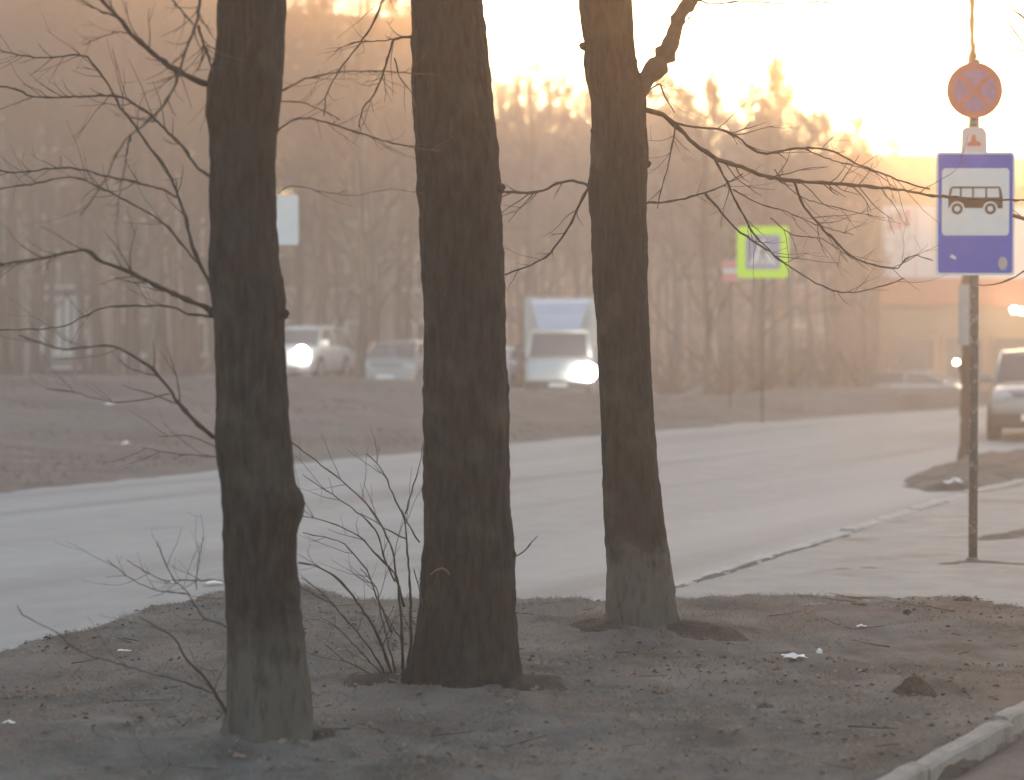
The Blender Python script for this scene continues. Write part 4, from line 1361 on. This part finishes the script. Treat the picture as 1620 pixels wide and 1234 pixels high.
# pale square sign peeping out behind the left trunk
ps = on(424, 742, .05)
s2 = mpp(ps.y + .6)
pz = at(424, 319, ps.y + .6).z
psn = empty('square_sign', (ps.x, ps.y + .6, float(terrain(ps.x, ps.y + .6, False))))
tag(psn, 'pale grey square sign half hidden behind the left trunk', 'road sign')
MB().tube([Vector((0, .04, -.2)), Vector((0, .04, pz + .2))], [.028, .028], 10).build('post', M['signback'], psn, True)
MB().prism(rrect(-40 * s2, 40 * s2, pz - 39 * s2, pz + 39 * s2, .03), 0, .01).build('panel', M['signwhite'], psn)

# ------------------------------------------------------------------ grove behind the far verge
def grove_tree(seed, H, spread, nb, clear, tw=.0055, more=(8, 6, 4)):
    g = random.Random(seed)
    tr, cr = MB(), MB()
    pts, rad = [], []
    x = y = 0.0
    n = 12
    r0 = H * .0125
    for i in range(n + 1):
        f = i / n
        pts.append(Vector((x, y, H * f - .3 * (1 - f))))
        rad.append(r0 * (1 - .93 * f) * (1.25 if i == 0 else 1))
        x += g.uniform(-.12, .12)
        y += g.uniform(-.12, .12)
    tr.tube(pts, rad, 9)
    def along(f):
        k = min(int(f * n), n - 1)
        t = f * n - k
        return pts[k].lerp(pts[k + 1], t), rad[k] + (rad[k + 1] - rad[k]) * t
    def grow(p, d, L, r, depth, mb):
        m = 5 if depth < 2 else 3
        P, W = [p], [r]
        for q in range(m):
            d = (d + Vector((g.uniform(-.22, .22), g.uniform(-.22, .22), g.uniform(-.06, .16) if depth < 2 else g.uniform(-.25, .15)))).normalized()
            P.append(P[-1] + d * L / m)
            W.append(max(r * (1 - .78 * (q + 1) / m), .004))
        mb.tube(P, W, 5 if depth == 0 else 3, False)
        if depth < 3:
            k = more[depth]
            for q in range(k):
                f = g.uniform(.22, 1)
                i = min(int(f * m), m - 1)
                pp = P[i].lerp(P[i + 1], f * m - i)
                dd = (P[i + 1] - P[i]).normalized()
                a = g.uniform(.45, .95)
                side = Vector((g.gauss(0, 1), g.gauss(0, 1), g.gauss(.15, .7)))
                side = (side - dd * side.dot(dd)).normalized()
                grow(pp, (dd * math.cos(a) + side * math.sin(a)).normalized(), L * g.uniform(.32, .55), max(W[i] * .55, tw), depth + 1, cr)
    for b in range(nb):
        f = clear + (1 - clear) * (b + g.random()) / nb
        p, r = along(min(f, .985))
        a = b * 2.4 + g.uniform(-.5, .5)
        el = g.uniform(.5, 1.1) + .3 * f
        L = spread * (1.15 - .85 * f) * g.uniform(.75, 1.2)
        grow(p, Vector((math.cos(a) * math.cos(el), math.sin(a) * math.cos(el), math.sin(el))), L, max(r * .42, .02), 0, tr)
    return tr.mesh('trunk', M['gtrunk'], True), cr.mesh('crown', M['gtwig'])
PROTO = [grove_tree(11, 13.5, 4.2, 20, .22), grove_tree(23, 12.5, 3.6, 20, .3), grove_tree(37, 14.5, 4.6, 22, .2), grove_tree(51, 12.0, 4.0, 18, .15), grove_tree(64, 9.0, 3.4, 16, .1), grove_tree(77, 14.0, 4.4, 28, .40, .019, (8, 7, 5)), grove_tree(85, 13.0, 4.0, 28, .42, .019, (8, 7, 5))]
def put_tree(px, Yv, proto, sc_, label, group, rz=None, name='bare_tree'):
    p = at(px, 600, Yv)
    z = float(terrain(p.x, Yv, False))
    o = empty(name, (p.x, Yv, z - .1), rz if rz is not None else rnd.uniform(0, 6.28))
    o.scale = (sc_, sc_, sc_)
    tag(o, label, 'tree', group)
    link_mesh('trunk', PROTO[proto][0], o)
    link_mesh('crown', PROTO[proto][1], o)
    return o
GL = 'bare trees of the grove beyond the road'
spec = [
 (28, 63, 0, 1.0, 'bare tree at the far left edge, first of the pair before the porch'), (73, 66, 1, 1.05, 'bare tree left of the porch, second of the pair at the far left'), (118, 61, 4, 1.0, 'slim bare tree in front of the porch glazing'),
 (182, 59, 2, 1.0, 'stout bare tree just right of the porch'), (236, 58, 3, 1.05, 'stout bare tree midway between the porch and the left trunk'), (313, 64, 1, 1.1, 'bare tree close behind the left edge of the left trunk'),
 (571, 51.0, 0, .95, 'dark bare tree between the white car and the grey car'), (588, 61.5, 3, 1.1, 'bare tree just behind the gap between the two cars'), (505, 66, 2, 1.1, 'bare tree above the white car with the glaring headlight'),
 (640, 68, 1, 1.15, 'bare tree above the roof of the grey car'), (838, 72, 3, 1.0, 'bare tree behind the blue fairing of the truck'), (905, 78, 1, 1.0, 'bare tree behind the box truck, nearer the right trunk'),
 (1118, 53, 4, 1.0, 'bare leaning tree left of the crossing sign'), (1205, 62, 3, .90, 'bare tree straight behind the crossing sign'), (1252, 76, 5, .90, 'tallest backlit tree, its crown standing against the bright sky'),
 (1312, 84, 6, .92, 'bare backlit tree right of the tallest crown'), (1372, 83, 1, .84, 'bare tree before the left end of the shop'), (1060, 70, 1, 1.02, 'bare tree close right of the forked trunk'),
]
for px, Yv, pr, s_, lab in spec:
    put_tree(px, Yv, pr, s_, lab, GL)
back = [(12, 5, 63, 1.14), (55, 6, 65, 1.22), (150, 5, 66, 1.17), (165, 6, 67, 1.24), (214, 5, 68, 1.18), (262, 6, 68, 1.26), (306, 5, 69, 1.20), (345, 6, 69, 1.24), (742, 6, 100, 1.02), (784, 5, 96, .98), (828, 6, 94, 1.0), (868, 5, 98, 1.02), (905, 6, 95, .96), (940, 5, 101, 1.05), (1020, 6, 98, 1.0), (1058, 5, 96, 1.02), (1098, 6, 95, .98), (1140, 5, 98, 1.04), (1182, 6, 94, .98), (1222, 5, 92, 1.02), (1280, 6, 90, .98), (1332, 5, 94, .94),
        (720, 5, 118, 1.22), (762, 6, 108, 1.14), (806, 5, 112, 1.16), (850, 6, 104, 1.08), (884, 5, 116, 1.17), (922, 6, 110, 1.18), (1040, 5, 108, 1.12), (1078, 6, 100, 1.12), (1118, 5, 116, 1.14),
        (1160, 6, 112, 1.16), (1200, 5, 105, 1.10), (1345, 6, 118, 1.16), (1402, 5, 128, 1.12), (1440, 6, 132, 1.14), (1600, 6, 128, 1.10), (470, 5, 70, 1.04), (520, 6, 71, 1.08), (590, 5, 73, 1.03), (640, 6, 75, 1.10), (980, 5, 112, 1.15), (1000, 6, 118, 1.2)]
for px, pr, Yv, s_ in back:
    if px < 360:
        put_tree(px, Yv, pr, s_, 'tall crowned tree before the left block, left of the left trunk', 'crowned trees before the block at far left')
    elif px < 700:
        put_tree(px, Yv, pr, s_, 'crowned tree between the left and middle trunks, sky glinting through its top', 'crowned trees between the left and middle trunks')
    elif px < 960:
        put_tree(px, Yv, pr, s_, 'distant crowned tree between the middle and forked trunks, under the white sky', 'distant trees between the middle and forked trunks')
    else:
        put_tree(px, Yv, pr, s_, 'distant crowned tree right of the forked trunk, under the white sky', 'distant trees right of the forked trunk')
g = random.Random(4)
for k in range(16):
    px = [10, 60, 130, 210, 270, 300, 470, 540, 610, 690, 790, 860, 980, 1030, 1150, 1230][k] + g.uniform(-12, 12)
    Yv = g.uniform(62, 69) if px < 420 else (g.uniform(64, 74) if px < 700 else g.uniform(86, 118))
    p = at(px, 600, Yv)
    if px < 700:
        # stay in front of the block
        lim = 71 + (p.x + 40) * .3075 - 2.5
        Yv = min(Yv, lim)
    put_tree(px, Yv, g.randrange(5), g.uniform(.9, 1.15), 'thin hazy bare tree deep in the grove, one of many alike', 'hazy trees deep in the grove')

def shrub_proto(seed):
    g = random.Random(seed)
    mb = MB()
    for k in range(46):
        a, el = g.uniform(0, 6.28), g.uniform(.5, 1.45)
        d = Vector((math.cos(a) * math.cos(el), math.sin(a) * math.cos(el), math.sin(el)))
        p = Vector((g.uniform(-.25, .25), g.uniform(-.25, .25), 0))
        P = [p]
        for q in range(5):
            d = (d + Vector((g.uniform(-.2, .2), g.uniform(-.2, .2), g.uniform(-.12, .12)))).normalized()
            P.append(P[-1] + d * g.uniform(.25, .5))
        mb.tube(P, [.016, .014, .011, .009, .006, .004], 4, False)
        for q in range(4):
            i = g.randrange(1, 5)
            dd = (d + Vector((g.uniform(-.9, .9), g.uniform(-.9, .9), g.uniform(-.5, .8)))).normalized()
            mb.tube([P[i], P[i] + dd * .3, P[i] + dd * .6], [.007, .005, .003], 3, False)
    return mb.mesh('bare_shrub', M['gtwig'])
SHP = [shrub_proto(5), shrub_proto(9)]
sl = [(1060, 58, 'bare shrub just right of the forked trunk, on the far bank'), (1140, 56, 'bare shrub left below the crossing sign'), (1195, 58, 'bare shrub straight below the crossing sign'), (1255, 60, 'bare shrub right below the crossing sign'),
      (1310, 62, 'bare shrub midway between crossing sign and bus stop post'), (1365, 64, 'bare shrub left of the far white saloon'), (985, 60, 'bare shrub behind the forked trunk, right of the truck'),
      (300, 66, 'bare shrub left of the left trunk at the foot of the block'), (540, 63, 'bare shrub behind the white car')]
for i, (px, Yv, lab) in enumerate(sl):
    p = at(px, 600, Yv)
    o = link_mesh('bare_shrub', SHP[i % 2], None, (p.x, Yv, float(terrain(p.x, Yv, False)) - .05))
    o.rotation_euler = (0, 0, i * 1.3)
    o.scale = (1.25, 1.25, .95)
    tag(o, lab, 'shrub', 'bare shrubs along the far bank')

# ------------------------------------------------------------------ small things on the ground
def lump(name, px, py, wpx, hpx, m, label, cat, seed, z=None, point=0.0, flat=.5):
    p = on(px, py, VZ)
    if z is None:
        z = ground_z(p.x, p.y)
    s_ = mpp(p.y)
    b = bmesh.new()
    bmesh.ops.create_icosphere(b, subdivisions=3, radius=1)
    for v in b.verts:
        n_ = v.co.normalized()
        k = 1 + .35 * float(fbm(n_.x * 1.7 + seed, n_.y * 1.7, n_.z * 1.7, seed)) + .12 * float(vnoise(n_.x * 6, n_.y * 6 + seed, n_.z * 6, seed))
        h = max(n_.z, -.25)
        r = 1.0 - point * max(0, h) * .75
        v.co = Vector((n_.x * k * r * wpx / 2 * s_, n_.y * k * r * wpx / 2 * s_ * flat * 1.6, h * k * hpx * s_ * (1 + point * .25)))
    me = bpy.data.meshes.new(name)
    b.to_mesh(me)
    b.free()
    me.materials.append(M[m])
    o = link_mesh(name, me, None, (p.x, p.y, z))
    o.rotation_euler = (0, 0, seed)
    return tag(o, label, cat)
lump('earth_clod', 1448, 1098, 74, 24, 'clod', 'dark pointed clod of earth near the right kerb', 'clod', .2, point=.9)
lump('earth_clod', 1212, 1116, 34, 9, 'clod', 'low dark clod of earth between the clod and the trunks', 'clod', 1.7)
lump('earth_clod', 1436, 975, 17, 8, 'clod', 'small dark clod of earth below the bus stop sign', 'clod', 2.4)
lump('earth_clod', 842, 944, 18, 8, 'clod', 'dark clod of earth on the verge edge right of the middle trunk', 'clod', 3.1)
lump('earth_clod', 1525, 951, 36, 6, 'clod', 'flat dark clod of earth under the bus stop post', 'clod', 4.3)
def scrap(px, py, wpx, hpx, label, seed, z=None, m='paper', name='paper_scrap', cat='litter'):
    p = on(px, py, VZ if z is None else z)
    if z is None: z = ground_z(p.x, p.y)
    s_ = mpp(p.y)
    g = random.Random(seed)
    n, k = 7, 5
    V = []
    for j in range(k):
        for i in range(n):
            u, v = i / (n - 1) - .5, j / (k - 1) - .5
            e = 1 - .35 * g.random()
            V.append((u * wpx * s_ * e, v * wpx * .7 * s_ * e, .006 + hpx * s_ * max(0, float(vnoise(u * 4 + seed, v * 3, 0, seed)) * .8 + .45) * (1 - 1.2 * abs(u))))
    i = np.arange(n * k).reshape(k, n)
    F = np.stack([i[:-1, :-1], i[:-1, 1:], i[1:, 1:], i[1:, :-1]], -1).reshape(-1, 4)
    o = link_mesh(name, fast_mesh(name, V, F, M[m]), None, (p.x, p.y, z))
    md = o.modifiers.new('thickness', 'SOLIDIFY')
    md.thickness = .002
    return tag(o, label, cat)
scrap(1256, 1047, 42, 9, 'crumpled white scrap right of the forked trunk foot', 3)
lump('white_pebble', 1296, 1024, 11, 9, 'paper', 'small round white bit above the crumpled white scrap', 'litter', .9)
scrap(1363, 994, 16, 4, 'tiny pale scrap on the verge below the bus stop sign', 5)
scrap(1508, 766, 30, 15, 'white scrap lying on the earth island beside the post', 7, z=.08)
scrap(268, 923, 22, 6, 'white scrap on the road edge left of the left trunk', 8, z=.012)
scrap(338, 923, 34, 4, 'pale strip of litter on the road touching the left trunk', 9, z=.012)
scrap(196, 1036, 24, 5, 'pale scrap on the verge left of the left trunk', 10)
scrap(76, 1104, 13, 9, 'upper of two pale leaves at the lower left', 11, m='leaf', name='pale_leaf', cat='leaf')
scrap(68, 1122, 12, 9, 'lower of two pale leaves at the lower left', 12, m='leaf', name='pale_leaf', cat='leaf')
scrap(12, 1110, 15, 7, 'pale leaf at the very left edge', 13, m='leaf', name='pale_leaf', cat='leaf')
scrap(14, 1148, 22, 5, 'pale flat scrap at the lower left edge', 14)
fp = on(173, 642, .45)
def far_scrap(px, py, Yv, w_, label, seed):
    p = at(px, py, Yv)
    z = float(terrain(p.x, Yv, True))
    V = [(-w_, -.06, 0), (w_, -.06, .02), (w_ * .8, .1, .03), (-w_ * .7, .1, .04), (0, .02, .06)]
    o = MB().add(V, [(0, 1, 4), (1, 2, 4), (2, 3, 4), (3, 0, 4), (0, 3, 2, 1)]).build('paper_scrap', M['paper'], None, False, (p.x, Yv, z + .02))
    tag(o, label, 'litter')
# find where the sight line meets the bank
def bank_hit(px, py):
    for Yv in np.arange(20, 60, .1):
        p = at(px, py, Yv)
        if p.z <= float(terrain(p.x, Yv, True)):
            return Yv
    return 45.0
far_scrap(173, 642, bank_hit(173, 642), .10, 'white scrap on the far bank left of the left trunk', 1)
far_scrap(198, 706, bank_hit(198, 706), .06, 'tiny pale scrap low on the far verge at left', 2)
